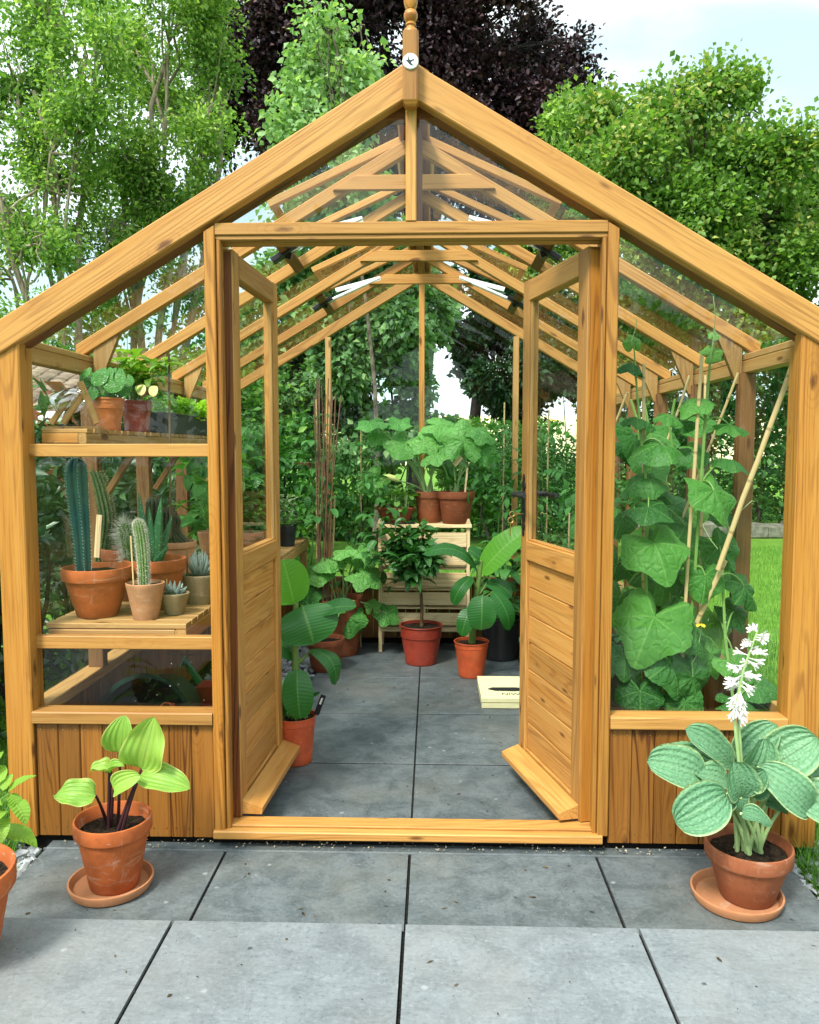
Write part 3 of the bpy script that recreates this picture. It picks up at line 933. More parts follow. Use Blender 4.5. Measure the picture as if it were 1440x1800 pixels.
blades([(-1.75, -1.30, 1.98, 2.75, 3200, .11), (-2.6, -1.33, 2.5, 5.5, 9000, .07), (1.22, 1.75, 1.98, 2.75, 3600, .10),
        (1.36, 2.6, 2.6, 5.5, 14000, .055), (2.0, 5.5, 5.0, 11, 26000, .05), (-.2, 2.0, 5.5, 10, 14000, .05), (-2.4, -1.2, 1.97, 2.3, 1500, .1)], 5)

# ------------------------------------------------------------------ trees
def clump_points(clumps, n, seed, hole=.08, freq=1.3, shell=.5, spray=5, spr=.14, squash=.85):
    """anchor points spread through the clumps; noise opens gaps; small sprays of leaves round each anchor"""
    rr = random.Random(seed); P = []; D = []
    tot = sum(r ** 2 for _, r in clumps)
    off = Vector((rr.uniform(0, 50), rr.uniform(0, 50), rr.uniform(0, 50)))
    for c, r in clumps:
        k = max(4, int(n * r * r / tot / spray))
        got = 0; tries = 0
        while got < k and tries < k * 8:
            tries += 1
            v = Vector((rr.gauss(0, 1), rr.gauss(0, 1), rr.gauss(0, 1))).normalized()
            q = (shell + (1 - shell) * rr.random()) * (1 + .22 * noise.noise(v * 2.3 + c))
            p = c + Vector((v.x * r * q, v.y * r * q, v.z * r * q * squash))
            if noise.noise(p * freq + off) + .5 * noise.noise(p * freq * 2.7 + off) < hole - .12: continue
            got += 1
            dv = (v + Vector((rr.gauss(0, .4), rr.gauss(0, .4), rr.gauss(0, .4)))).normalized()
            for _ in range(spray):
                s = rr.uniform(-.5, 1) * spr
                P.append((p.x + dv.x * s + rr.gauss(0, spr * .35), p.y + dv.y * s + rr.gauss(0, spr * .35), p.z + dv.z * s + rr.gauss(0, spr * .3)))
                D.append((dv.x, dv.y, dv.z))
    return P, D

def tree(name, label, base, trunk_top, clumps, nleaf, L, mat, bark, seed, rt=.13, Wr=.55, hole=.08, spr=.14, droop=.15, up=.6,
         sub=5, twigr=.012, freq=1.3, shell=.45, group="trees standing round the garden", trunks=None, cat="tree", spray=5):
    rr = random.Random(seed)
    t = thing(name, label, cat, base, group)
    P, D = clump_points(clumps, nleaf, seed, hole, freq, shell, spray, spr)
    leaf_cloud("crown", P, D, [L] * len(P), Wr, mat, t, up, seed, droop=droop)
    mb = MB(); base = Vector(base)
    tops = trunks or [trunk_top]
    for tp in tops:
        tp = Vector(tp)
        pts = curve_pts(base + Vector((rr.uniform(-.1, .1), 0, -.1)), tp, (rr.uniform(-.3, .3), rr.uniform(-.2, .2), 0), 8, .05)
        tube(mb, pts, [rt * (1 - .6 * i / 8) for i in range(9)], 8)
    for c, r in clumps:
        tp = Vector(min(tops, key=lambda q: (Vector(q) - c).length))
        h = rr.uniform(.45, 1.0)
        st = base.lerp(tp, h)
        if c.z < st.z: st = base.lerp(tp, max(.15, min(1, (c.z - base.z) / max(.1, tp.z - base.z) * .8)))
        pts = curve_pts(st, c, ((tp - st) * .2) + Vector((0, 0, rr.uniform(0, .25))), 6, .05)
        r0 = rt * .33 * (.6 + .4 * min(1.5, r))
        tube(mb, pts, [r0 * (1 - .8 * i / 6) + twigr * .4 for i in range(7)], 6)
        for _ in range(sub):
            v = Vector((rr.gauss(0, 1), rr.gauss(0, 1), rr.gauss(.2, 1))).normalized()
            q = pts[rr.randint(2, 6)]
            e = c + v * r * rr.uniform(.5, .95)
            tube(mb, curve_pts(q, e, (0, 0, rr.uniform(-.1, .15)), 4, .03), [twigr * 1.3, twigr, twigr * .8, twigr * .6, twigr * .3], 4, cap=False)
    mb.build("trunk", bark, t)
    return t

def C(px, py, rpx, Y):
    return (at_y(px, py, Y), rpx * Y / 1400.0)
def cl(Y, lst, jy=1.0):
    return [C(a, b, r, Y + R.uniform(-jy, jy)) for a, b, r in lst]
def gnd(px, Y):
    p = at_y(px, 800, Y); return (p.x, Y, -.05)

tree("ash_tree", "leaning ash tree with airy yellow-green foliage at the far left edge", gnd(130, 11), at_y(60, 160, 11),
     cl(11, [(20, 120, 100), (110, 50, 95), (70, 250, 95), (150, 190, 85), (20, 380, 85), (120, 330, 70), (60, 420, 60), (140, 430, 50), (-70, 220, 90), (60, -60, 100), (170, -50, 80), (-40, 480, 60), (80, 440, 45), (190, 90, 50)]),
     34000, .080, T_ASH, M_BARKLT, 21, .075, .58, .20, .20, .2, twigr=.015, freq=1.9, shell=.15, sub=7, trunks=[at_y(60, 160, 11), at_y(170, 60, 11.5), at_y(-30, 250, 10.6)])
tree("ash_tree", "tall ash tree with bare pale stems showing, beside the dark copper beech", gnd(250, 12.5), at_y(300, 80, 12.5),
     cl(12.5, [(250, 90, 95), (335, 40, 90), (300, 200, 92), (215, 280, 80), (365, 235, 62), (280, 360, 72), (340, 400, 60), (270, 290, 60), (230, 370, 55), (310, -60, 90), (190, 420, 50), (385, 120, 45), (250, 470, 55), (370, 330, 40), (330, 520, 60), (200, 540, 50)]),
     36000, .080, T_ASH, M_BARKLT, 22, .08, .58, .20, .20, .2, twigr=.015, freq=1.9, shell=.15, sub=7, trunks=[at_y(300, 80, 12.5), at_y(360, 200, 12.7), at_y(215, 200, 12.2), at_y(395, 60, 13)])
tree("copper_beech", "huge copper beech with almost black purple leaves behind the roof ridge", gnd(720, 17), at_y(720, 20, 17),
     cl(17, [(430, 50, 85), (450, 180, 75), (405, 240, 45), (400, 130, 50), (520, 10, 90), (560, 120, 80), (640, 30, 85), (650, 170, 85), (730, 60, 95), (810, 50, 90), (840, 170, 85), (760, 220, 90),
             (900, 200, 75), (895, 80, 65), (950, 260, 70), (970, 180, 50), (985, 130, 34), (1010, 90, 24), (1040, 60, 15), (1000, 290, 55), (1020, 160, 28), (940, 330, 70), (1040, 300, 36), (860, 310, 85), (700, 310, 95), (560, 300, 85), (640, -60, 110), (800, -70, 100), (900, 10, 40), (520, 210, 80)]),
     105000, .125, T_BEECH, M_BARKDK, 23, .20, .66, -.02, .34, .1, .8, sub=5, twigr=.02, freq=.8, shell=.35)
tree("silver_birch", "pale green silver birch standing just behind the greenhouse, its twigs hanging by the rear gable", gnd(640, 8.6), at_y(585, 60, 8.6),
     cl(8.6, [(575, 65, 36), (540, 120, 40), (600, 130, 46), (520, 185, 34), (570, 195, 50), (640, 110, 26), (500, 235, 24), (545, 250, 50), (615, 220, 42), (560, 30, 20),
              (600, 300, 60), (540, 350, 70), (640, 380, 60)], .4),
     7600, .082, T_BIRCH, M_BARK, 24, .028, .8, .06, .17, .5, sub=6, twigr=.007, freq=2.2, shell=.2)
tree("weeping_birch", "mid green birch with hanging leaves filling the left half of the rear gable view", gnd(655, 9.6), at_y(650, 430, 9.6),
     cl(9.6, [(520, 780, 50), (590, 780, 50), (660, 770, 50), (720, 770, 45), (780, 780, 40), (470, 760, 50), (420, 760, 50), (380, 700, 50), (560, 560, 60), (630, 540, 60), (690, 560, 55), (520, 630, 55), (600, 640, 70), (680, 640, 60), (560, 700, 50), (640, 700, 55), (715, 690, 35), (500, 700, 40), (760, 550, 40), (720, 600, 35), (450, 600, 60), (430, 680, 60), (600, 470, 70), (500, 500, 60), (700, 480, 50)], .6),
     44000, .092, T_WEEP, M_BARKDK, 25, .02, .75, .02, .13, .7, sub=5, twigr=.008, freq=1.6, shell=.2)
tree("field_maple", "broad maple with bunches of yellow-tinged keys against the sky on the right", gnd(1240, 13), at_y(1245, 220, 13),
     cl(13, [(1180, 190, 52), (1250, 165, 48), (1325, 190, 48), (1070, 200, 42), (1105, 270, 62), (1200, 280, 75), (1300, 290, 75), (1400, 270, 50), (1440, 330, 60), (1350, 380, 75), (1240, 380, 75), (1150, 360, 65), (1075, 350, 50), (1440, 450, 65), (1340, 470, 70), (1390, 540, 50), (1250, 470, 60), (1500, 400, 80), (1160, 450, 50), (1290, 560, 60), (1180, 540, 60), (1440, 600, 60)]),
     62000, .10, T_MAPLE, M_BARK, 26, .14, .78, .10, .27, .25, .8, sub=6, twigr=.012, freq=1.7, shell=.25)
tree("green_sycamore", "darker green sycamore between the copper beech and the maple", gnd(1030, 15.5), at_y(1030, 240, 15.5),
     cl(15.5, [(1020, 190, 32), (1000, 230, 45), (1050, 240, 50), (990, 300, 55), (1060, 320, 55), (1000, 390, 60), (1090, 400, 60), (950, 420, 60), (1040, 480, 60), (900, 480, 55), (960, 540, 60), (1100, 520, 60), (930, 620, 55), (1000, 640, 60), (1060, 600, 60), (1120, 640, 60), (1200, 600, 60)]),
     36000, .11, T_ASH, M_BARK, 27, .13, .7, .0, .2, .2, freq=1.6, shell=.25)
tree("evergreen_tree", "dark evergreen holm oak behind the right half of the rear gable", gnd(862, 14), at_y(870, 520, 14),
     cl(14, [(850, 610, 42), (885, 655, 50), (905, 570, 50), (835, 660, 24), (910, 710, 38), (870, 540, 40), (940, 640, 50), (960, 570, 50), (800, 530, 35), (980, 660, 45), (775, 570, 22), (830, 500, 45)], .5),
     42000, .13, T_DARK, M_BARKDK, 28, .14, .6, .0, .15, .1, freq=1.3)

def hedge(name, label, cat, x0, x1, y0, y1, z0, z1, n, L, mat, seed, Wr=.5, group=None, hole=-.1, stem_n=10, shell=True, freq=1.5):
    t = thing(name, label, cat, ((x0 + x1) / 2, (y0 + y1) / 2, z0), group)
    rr = random.Random(seed); P = []; D = []
    off = Vector((rr.uniform(0, 50), 3, 7))
    while len(P) < n:
        p = Vector((rr.uniform(x0, x1), rr.uniform(y0, y1), z0 + (z1 - z0) * rr.random() ** .85))
        bulge = .16 * noise.noise(Vector((p.x * .9, p.y * .9, seed)))
        if p.z > z1 * (1 + bulge * 1.6) - .15 * rr.random(): continue
        if noise.noise(p * freq + off) < hole: continue
        P.append(tuple(p)); D.append((rr.gauss(0, .6), rr.gauss(0, .6), rr.uniform(-.4, .7)))
    leaf_cloud("leaves", P, D, [L] * n, Wr, mat, t, .6, seed, droop=.1)
    mb = MB()
    for _ in range(stem_n):
        a = Vector((rr.uniform(x0, x1), rr.uniform(y0, y1), z0))
        b = Vector((a.x + rr.uniform(-.3, .3), a.y + rr.uniform(-.3, .3), z0 + (z1 - z0) * rr.uniform(.6, .95)))
        tube(mb, curve_pts(a, b, (rr.uniform(-.1, .1), rr.uniform(-.1, .1), 0), 5, .03), [.022, .018, .015, .012, .008, .004], 5)
    mb.build("stems", M_BARKDK, t)
    return t
hedge("laurel_hedge", "dark glossy laurel hedge seen through the left side glass", "hedge", -2.75, -1.85, 2.3, 6.6, -.05, 1.42, 9000, .115, T_LAUREL, 31, .42, stem_n=40)
hedge("garden_hedge", "tall dark hedge at the far side of the lawn on the right", "hedge", 2.9, 8.5, 12.6, 14.2, -.05, 2.75, 15000, .12, T_HEDGE, 32, .6, stem_n=20)
hedge("rear_hedge", "loose green hedge behind the rear gable, along the far lawn edge", "hedge", -3.6, 2.0, 11.4, 12.6, -.05, 1.75, 17000, .11, T_BUSH, 33, .6, stem_n=20)
hedge("rear_shrub", "dark shrub with small leaves behind the right rear corner of the greenhouse", "shrub", .55, 2.3, 9.6, 10.5, -.05, 1.62, 7000, .07, T_HEDGE, 34, .6, stem_n=10)
hedge("mixed_hedge", "mid green mixed hedge to the left behind the greenhouse", "hedge", -5.2, -1.3, 8.2, 9.2, -.05, 2.35, 15000, .10, T_BUSH, 35, .6, stem_n=16)
hedge("far_thicket", "dark thicket of trees beyond the ash trees at the left", "thicket", -13, -3, 16.5, 18.5, -.05, 4.3, 15000, .17, T_HEDGE, 36, .6, stem_n=25, freq=.7, hole=-.15)
hedge("far_thicket", "dark thicket of trees beyond the hedge at the right", "thicket", 3.4, 14, 17.5, 19.5, -.05, 4.2, 15000, .17, T_HEDGE, 37, .6, stem_n=25, freq=.7, hole=-.12)
hedge("red_tipped_shrub", "photinia shrub with pinkish red young leaves in front of the tiled roof", "shrub", -2.9, -2.1, 3.9, 4.9, .9, 1.78, 330, .15, T_PHOT, 38, .4, stem_n=8)
hedge("round_bush", "bright light green bush at the foot of the leaning ash", "bush", *(lambda p: (p.x - .45, p.x + .5, 8.6, 9.4))(at_y(30, 520, 9)), -.05, 3.15, 4500, .08, T_ASH, 39, .5, stem_n=8)

# trees on the house side, behind the photographer: seen as dark reflections in the front panes
tree("garden_tree", "leafy tree on the house side, only reflected in the front glass", (-5.5, -13, -.05), (-5.5, -13, 4.5), [(Vector((-5.5 + a, -13 + b, z)), r) for a, b, z, r in ((0, 0, 5.2, 2.4), (-2.5, .5, 4.2, 2), (2.6, 0, 4.2, 2.1), (.4, -.8, 3.0, 2.4), (-2, 0, 2.2, 1.9), (2.6, .4, 2.2, 1.9))],
     7000, .34, T_HEDGE, M_BARKDK, 41, .2, .6, -.1, .4, .1, sub=3, freq=.5, group="trees behind the photographer")
tree("garden_tree", "leafy tree on the house side, reflected at the right of the front glass", (5.0, -14, -.05), (5.0, -14, 2.8), [(Vector((5.0 + a, -14 + b, z)), r) for a, b, z, r in ((0, 0, 2.6, 2.0), (-2.6, .5, 2.4, 1.8), (2.6, 0, 2.6, 1.9), (.4, -.8, 2.6, 2.4), (-2.6, 0, 2.0, 1.9), (2.6, .4, 2.0, 1.9))],
     7000, .34, T_HEDGE, M_BARKDK, 42, .2, .6, -.1, .4, .1, sub=3, freq=.5, group="trees behind the photographer")

# low stone edging below the far hedge
t = thing("stone_edging", "low mossy stone edging wall at the foot of the far hedge", "garden wall", (5.3, 12.2, -.05))
mb = MB(); x = 2.6
while x < 8.4:
    w = R.uniform(.25, .5); bx(mb, x, x + w - .015, 12.1 + R.uniform(-.03, .03), 12.5, -.05, R.uniform(.14, .2), 'x', .03); x += w
mb.build("stone_courses", M_ROCK, t)

# outbuilding with a tiled roof seen through the left glass
ob = thing("outbuilding", "low outbuilding with a grey brown pantile roof and white gutter, beyond the left glass", "outbuilding", (-5.3, 8.2, -.05))
mb = MB(); bx(mb, -7.45, -3.25, 7.0, 8.7, -.05, 1.53, 'x', .01); mb.build("wall", M_BRICK, ob)
mb = MB()
for i in range(26):
    for j in range(9):
        x0 = -7.65 + i * .175; t0 = j / 9; y = 6.8 + 1.9 * t0; z = 1.62 + .72 * t0
        vs = []; 
        for k in range(7):
            a = PI * k / 6
            vs.append((x0 + .0875 - .082 * math.cos(a), y, z + .055 * math.sin(a)))
        for k in range(7):
            a = PI * k / 6
            vs.append((x0 + .0875 - .075 * math.cos(a), y + .25, z + .085 + .045 * math.sin(a)))
        mb.add(vs, [[k, k + 1, k + 8, k + 7] for k in range(6)] + [list(range(7))])
bx(mb, -7.65, -3.1, 6.86, 6.9, 1.56, 1.62, 'x')
vsr = [(-7.65, 6.85, 1.60), (-3.11, 6.85, 1.60), (-3.11, 8.72, 2.31), (-7.65, 8.72, 2.31)]
mb.add(vsr, [[0, 1, 2, 3]])
mb.build("roof", M_TILE, ob)
mb = MB(); tube(mb, [(-7.65, 6.74, 1.57), (-3.05, 6.74, 1.57)], .055, 10); mb.build("gutter", M_ENAMEL, ob)
# ------------------------------------------------------------------ the greenhouse
YF = 2.50                       # outer face of the front gable
RY = [2.56, 3.06, 3.62, 4.18, 4.74, 5.30]      # rafters
SL = .592                       # roof slope
APT = 2.466                     # top of barge boards at the ridge
HW = 1.30                       # half width
gh = thing("greenhouse", "wooden framed greenhouse with glazed gable roof and open double doors", "greenhouse", (0, 3.9, 0))
def gp(name, mat, fn, parent=gh):
    m = MB(); fn(m); return m.build(name, mat, parent)
def roof_z(x, top): return top - SL * abs(x)
sl_len = math.sqrt(1 + SL * SL)

# dark plinth
def f(m):
    bx(m, -1.29, 1.29, 2.535, 2.60, -.045, .03, 'x', .002)
    bx(m, -1.29, -1.23, 2.60, 5.34, -.045, .03, 'y', .002); bx(m, 1.23, 1.29, 2.60, 5.34, -.045, .03, 'y', .002)
    bx(m, -1.23, 1.23, 5.28, 5.34, -.045, .03, 'x', .002)
gp("plinth", M_PLINTH, f)

# corner posts and inner studs
def pc(s): return -1.276 if s < 0 else 1.249
def sc(s): return -1.262 if s < 0 else 1.228
for s in (-1, 1):
    gp("corner_post", W_UPR, lambda m: beam(m, (pc(s), YF + .026, .026), (pc(s), YF + .026, roof_z(1.262, APT) - .085), .088 if s < 0 else .102, .052, (0, 1, 0), .004, 0, None, (SL * s, 0, 1)))
    gp("inner_stud", W_UPR, lambda m: beam(m, (sc(s), YF + .068, .026), (sc(s), YF + .068, roof_z(1.25, APT) - .10), .05, .055, (0, 1, 0), .003))
# door posts with trim
for s in (-1, 1):
    def f(m):
        beam(m, (s * .622, YF + .022, .055), (s * .622, YF + .022, roof_z(.622, APT) - .118), .034, .046, (0, 1, 0), .003, 0, None, (SL * s, 0, 1))
        beam(m, (s * .597, YF + .03, .055), (s * .597, YF + .03, 1.95), .014, .04, (0, 1, 0), .003)
    gp("door_post", W_UPR, f)
    gp("door_jamb", W_UPR, lambda m: beam(m, (s * .615, YF + .085, .055), (s * .615, YF + .085, 2.02), .04, .07, (0, 1, 0), .003))
# header over the doors
def f(m):
    bx(m, -.604, .604, YF + .004, YF + .05, 1.961, 1.998, 'x', .003)
    bx(m, -.604, .604, YF + .010, YF + .045, 1.947, 1.9605, 'x', .002)
    bx(m, -.594, .594, YF + .052, YF + .09, 1.945, 1.985, 'x', .002)
gp("door_header", W_FRONT, f)
gp("gable_mullion", W_FRONT, lambda m: beam(m, (.003, YF + .022, 2.0), (.003, YF + .022, 2.36), .033, .04, (0, 1, 0), .003))
gp("gable_mullion", W_DARK, lambda m: beam(m, (.012, YF + .075, 2.0), (.012, YF + .075, 2.40), .05, .03, (0, 1, 0), .003))
gp("threshold", W_FRONT, lambda m: (bx(m, -.641, .62, YF - .012, YF + .075, .030, .058, 'x', .004), bx(m, -.594, .594, YF + .02, YF + .085, .0585, .066, 'x', .003)))

# barge boards; gable rafters and ridge gusset behind them coloured dark for their shade
for s in (-1, 1):
    gp("barge_board", W_FRONT, lambda m: beam(m, (s * .020, YF + .012, APT - .052 - .02 * SL), (s * 1.37, YF + .012, APT - .052 - 1.37 * SL), .046, .104 / sl_len, (0, 0, 1), .004, 0, (1, 0, 0), (1, 0, 0)))
    gp("gable_rafter", W_DARK, lambda m: beam(m, (s * .015, YF + .068, APT - .058), (s * 1.34, YF + .068, APT - .058 - 1.325 * SL), .062, .110 / sl_len, (0, 0, 1), .003, 0, (1, 0, 0), (1, 0, 0)))
gp("ridge_gusset", W_DARK, lambda m: m.add([(-.085, YF + .045, 2.318), (.085, YF + .045, 2.318), (.03, YF + .045, 2.35), (-.03, YF + .045, 2.35), (-.085, YF + .09, 2.318), (.085, YF + .09, 2.318), (.03, YF + .09, 2.35), (-.03, YF + .09, 2.35)],
   [[0, 1, 2, 3], [7, 6, 5, 4], [4, 5, 1, 0], [5, 6, 2, 1], [6, 7, 3, 2], [7, 4, 0, 3]]))

# finial: square post, turned top, round plaque with a swallow
fin = thing("finial", "", None, (.003, YF - .03, 2.32)); del fin['label']; attach(fin, gh)
def f(m):
    beam(m, (.003, YF - .030, 2.335), (.003, YF - .030, 2.532), .047, .046, (0, 1, 0), .006)
    a = .0235; b = .015; y = YF - .03
    m.add([(.003 - a, y - a, 2.335), (.003 + a, y - a, 2.335), (.003 + a, y + a, 2.335), (.003 - a, y + a, 2.335), (.003 - b, y - b, 2.318), (.003 + b, y - b, 2.318), (.003 + b, y + b, 2.318), (.003 - b, y + b, 2.318)],
          [[0, 1, 5, 4], [1, 2, 6, 5], [2, 3, 7, 6], [3, 0, 4, 7], [4, 5, 6, 7]])
gp("finial_post", W_UPR, f, fin)
gp("turned_top", W_UPR, lambda m: lathe(m, [(.0225, 2.528), (.0225, 2.536), (.019, 2.542), (.013, 2.546), (.012, 2.552), (.0155, 2.555), (.0155, 2.559), (.012, 2.562), (.0165, 2.568), (.0205, 2.577), (.0205, 2.586), (.0165, 2.595),
      (.0135, 2.597), (.0175, 2.606), (.0205, 2.62), (.0205, 2.64), (.0165, 2.665), (.011, 2.69), (.0145, 2.70), (.018, 2.715), (.018, 2.73), (.010, 2.75), (.001, 2.757)], (.003, YF - .03, 0), 28), fin)
def f(m):
    vs = []; N = 40; y0 = YF - .0545
    for k in range(N):
        a = 2 * PI * k / N; vs.append((.003 + .0235 * math.cos(a), y0, 2.4415 + .0235 * math.sin(a)))
    for k in range(N):
        a = 2 * PI * k / N; vs.append((.003 + .0215 * math.cos(a), y0 - .004, 2.4415 + .0215 * math.sin(a)))
    m.add(vs, [[k, (k + 1) % N, N + (k + 1) % N, N + k] for k in range(N)] + [[N + k for k in range(N)]])
plq = gp("round_plaque", M_ENAMEL, f, fin)
def f(m):
    # swallow in flight: swept wings, forked tail
    pts = [(-.0135, .001), (-.0105, .0030), (-.0075, .0020), (-.0075, .0165), (-.0055, .0120), (-.0035, .0050), (-.0015, .0015), (.0040, .0030), (.0140, .0060),
           (.0090, .0022), (.0140, .0010), (.0065, -.0005), (.0020, -.0035), (.0030, -.0075), (.0065, -.0110), (.0120, -.0140), (.0020, -.0135), (-.0045, -.0090), (-.0085, -.0035), (-.0115, -.0010)]
    m.add([(.003 + x, YF - .0592, 2.4415 + z) for x, z in pts], [list(range(len(pts)))])
gp("swallow_emblem", M_INK, f, fin)

# side panels of upright boards, sills, bench rails
for s in (-1, 1):
    def f(m):
        x = .641
        xe = 1.231 if s < 0 else 1.197
        while x < xe - .002:
            w = min(.0735, xe - x)
            a, b = (x + .0008, x + w - .0008)
            if s < 0: a, b = -b, -a
            beam(m, ((a + b) / 2, YF + .022, .026), ((a + b) / 2, YF + .022, .405), b - a, .018, (0, 1, 0), .003)
            x += w
        for i in range(8):
            for dx in (0, .042):
                for z in (.055, .385):
                    if .655 + .0735 * i + dx < xe - .01: m.add([(s * (.655 + .0735 * i + dx) + .0022 * math.cos(a), YF + .0118, z + .0022 * math.sin(a)) for a in [k * PI / 4 for k in range(8)]], [list(range(8))], 1)
    gp("board_panel", [W_BOARD, M_BRASS], f)
    gp("window_sill", W_FRONT, lambda m: bx(m, .640 if s > 0 else -1.2315, 1.1975 if s > 0 else -.640, YF - .006, YF + .07, .408, .449, 'x', .004))
for z0, z1 in ((1.276, 1.318), (.645, .688)):
    gp("bench_rail", W_FRONT, lambda m: bx(m, -1.236, -.64, YF + .045, YF + .08, z0, z1, 'x', .003))

# side walls: sills, posts, eave plates, boards
for s in (-1, 1):
    gp("eave_plate", W_SLAT, lambda m: bx(m, s * 1.262 - .024, s * 1.262 + .024, YF + .09, 5.36, 1.585, 1.632, 'y', .003))
    gp("eave_trim", W_SLAT, lambda m: bx(m, s * 1.274 - .036, s * 1.274 + .036, YF + .09, 5.36, 1.6325, 1.656, 'y', .003))
    gp("side_sill", W_SLAT, lambda m: bx(m, s * 1.262 - .036, s * 1.262 + .036, YF + .09, 5.30, .405, .446, 'y', .003))
    def f(m):
        y = YF + .09
        while y < 5.28:
            w = min(.0735, 5.29 - y); beam(m, (s * 1.272, y + w / 2, .03), (s * 1.272, y + w / 2, .404), .018, w - .0016, (0, 1, 0), .003); y += w
    gp("side_boards", W_BOARD, f)
    for k, y in enumerate(RY[1:5]):
        gp("side_post", W_POST, lambda m: (beam(m, (s * 1.250, y, .447), (s * 1.250, y, 1.584), .06, .045, (0, 1, 0), .003), beam(m, (s * 1.222, y, .447), (s * 1.222, y, 1.584), .012, .024, (0, 1, 0), .002)))
    gp("corner_post", W_POST, lambda m: beam(m, (s * 1.255, 5.30, .03), (s * 1.255, 5.30, 1.66), .09, .07, (0, 1, 0), .004))

# rafters, gussets, ties
for k, y in enumerate(RY[1:]):
    last = (k == 4)
    for s in (-1, 1):
        top = 2.462 if not last else 2.47
        dep = .055 if not last else .068
        gp("rafter", W_FRONT, lambda m: beam(m, (s * .02, y, top - dep / 2 - .02 * SL), (s * 1.29, y, top - dep / 2 - 1.29 * SL), .04, dep / sl_len, (0, 0, 1), .003, 0, (1, 0, 0), (1, 0, 0)))
        if not last:
            zt = roof_z(1.10, top - dep)
            def f(m):
                x1 = 1.226
                P3 = [(x1, roof_z(x1, top - dep)), (1.125, roof_z(1.125, top - dep)), (x1 - .016, 1.545), (x1, 1.545)]
                vs = [(s * x, y - .012, z) for x, z in P3] + [(s * x, y + .012, z) for x, z in P3]
                m.add(vs, [[0, 1, 2, 3], [7, 6, 5, 4]] + [[i, i + 4, (i + 1) % 4 + 4, (i + 1) % 4] for i in range(4)], 0, [(z, x, yy) for x, yy, z in vs])
            gp("eave_bracket", W_SLAT, f)
    if k in (0, 2, 3):
        gp("collar_tie", W_FRONT, lambda m: beam(m, (-.255, y - .024, 2.285), (.255, y - .024, 2.285), .02, .055, (0, 0, 1), .003, 0, (1, 0, -1 / SL), (1, 0, 1 / SL)))
gp("ridge_board", W_DARK, lambda m: bx(m, -.019, .019, YF + .09, 5.36, 2.392, 2.47, 'y', .003))
gp("ridge_cap", W_FRONT, lambda m: [beam(m, (s * .002, YF + .06, 2.488), (s * .002, 5.40, 2.488), .004, .01, (0, 0, 1), .001) for s in (1,)] + [beam(m, (s * .03, YF + .06, 2.474), (s * .03, 5.40, 2.474), .06, .014, (s * SL, 0, 1), .003) for s in (-1, 1)])

# rear gable
gp("rear_sill", W_POST, lambda m: bx(m, -1.21, 1.21, 5.275, 5.325, .405, .446, 'x', .003))
gp("rear_boards", W_BOARD, lambda m: [beam(m, (-1.21 + .0735 * i + .037, 5.31, .03), (-1.21 + .0735 * i + .037, 5.31, .404), .072, .018, (0, 1, 0), .003) for i in range(33)])
for x in (-.617, 0, .617):
    gp("rear_stud", W_FRONT if x == 0 else W_SLAT, lambda m: beam(m, (x, 5.30, .447), (x, 5.30, roof_z(x, 2.40)), .036, .045, (0, 1, 0), .003))
gp("rear_transom", W_POST, lambda m: bx(m, -1.20, -.636, 5.28, 5.32, 1.17, 1.215, 'x', .003))

# glazing
def quad(m, a, b, c, d):
    """thin pane: a closed 3 mm sheet reads as one surface here, so a single face is used"""
    m.add([a, b, c, d], [[0, 1, 2, 3]])
def pane(fn):
    return gp("glass_pane", M_GLASS, fn)
yg = YF + .048
for s in (-1, 1):
    pane(lambda m: m.add([(s * .639, yg, .45), (s * 1.236, yg, .45), (s * 1.236, yg, roof_z(1.236, 2.352)), (s * .639, yg, roof_z(.639, 2.352))], [[0, 1, 2, 3]]))
    pane(lambda m: m.add([(s * .02, yg, 1.998), (s * .604, yg, 1.998), (s * .604, yg, roof_z(.604, 2.352)), (s * .02, yg, 2.33)], [[0, 1, 2, 3]]))
    ys = [YF + .09] + RY[1:]
    for k in range(5):
        a, b = ys[k] + .022, ys[k + 1] - .022
        pane(lambda m: quad(m, (s * 1.268, a, .447), (s * 1.268, b, .447), (s * 1.268, b, 1.584), (s * 1.268, a, 1.584)))
        a, b = ys[k] + (.012 if k else 0), ys[k + 1] - .012
        x0 = .032 if k not in (1, 3) else .53
        pane(lambda m: quad(m, (s * x0, a, roof_z(x0, 2.4655)), (s * x0, b, roof_z(x0, 2.4655)), (s * 1.33, b, roof_z(1.33, 2.4655)), (s * 1.33, a, roof_z(1.33, 2.4655))))
    for a, b in ((1.195, .637), (.598, .019)):
        pane(lambda m: m.add([(s * a, 5.325, .447), (s * b, 5.325, .447), (s * b, 5.325, roof_z(b, 2.42)), (s * a, 5.325, roof_z(a, 2.42))], [[0, 1, 2, 3]]))

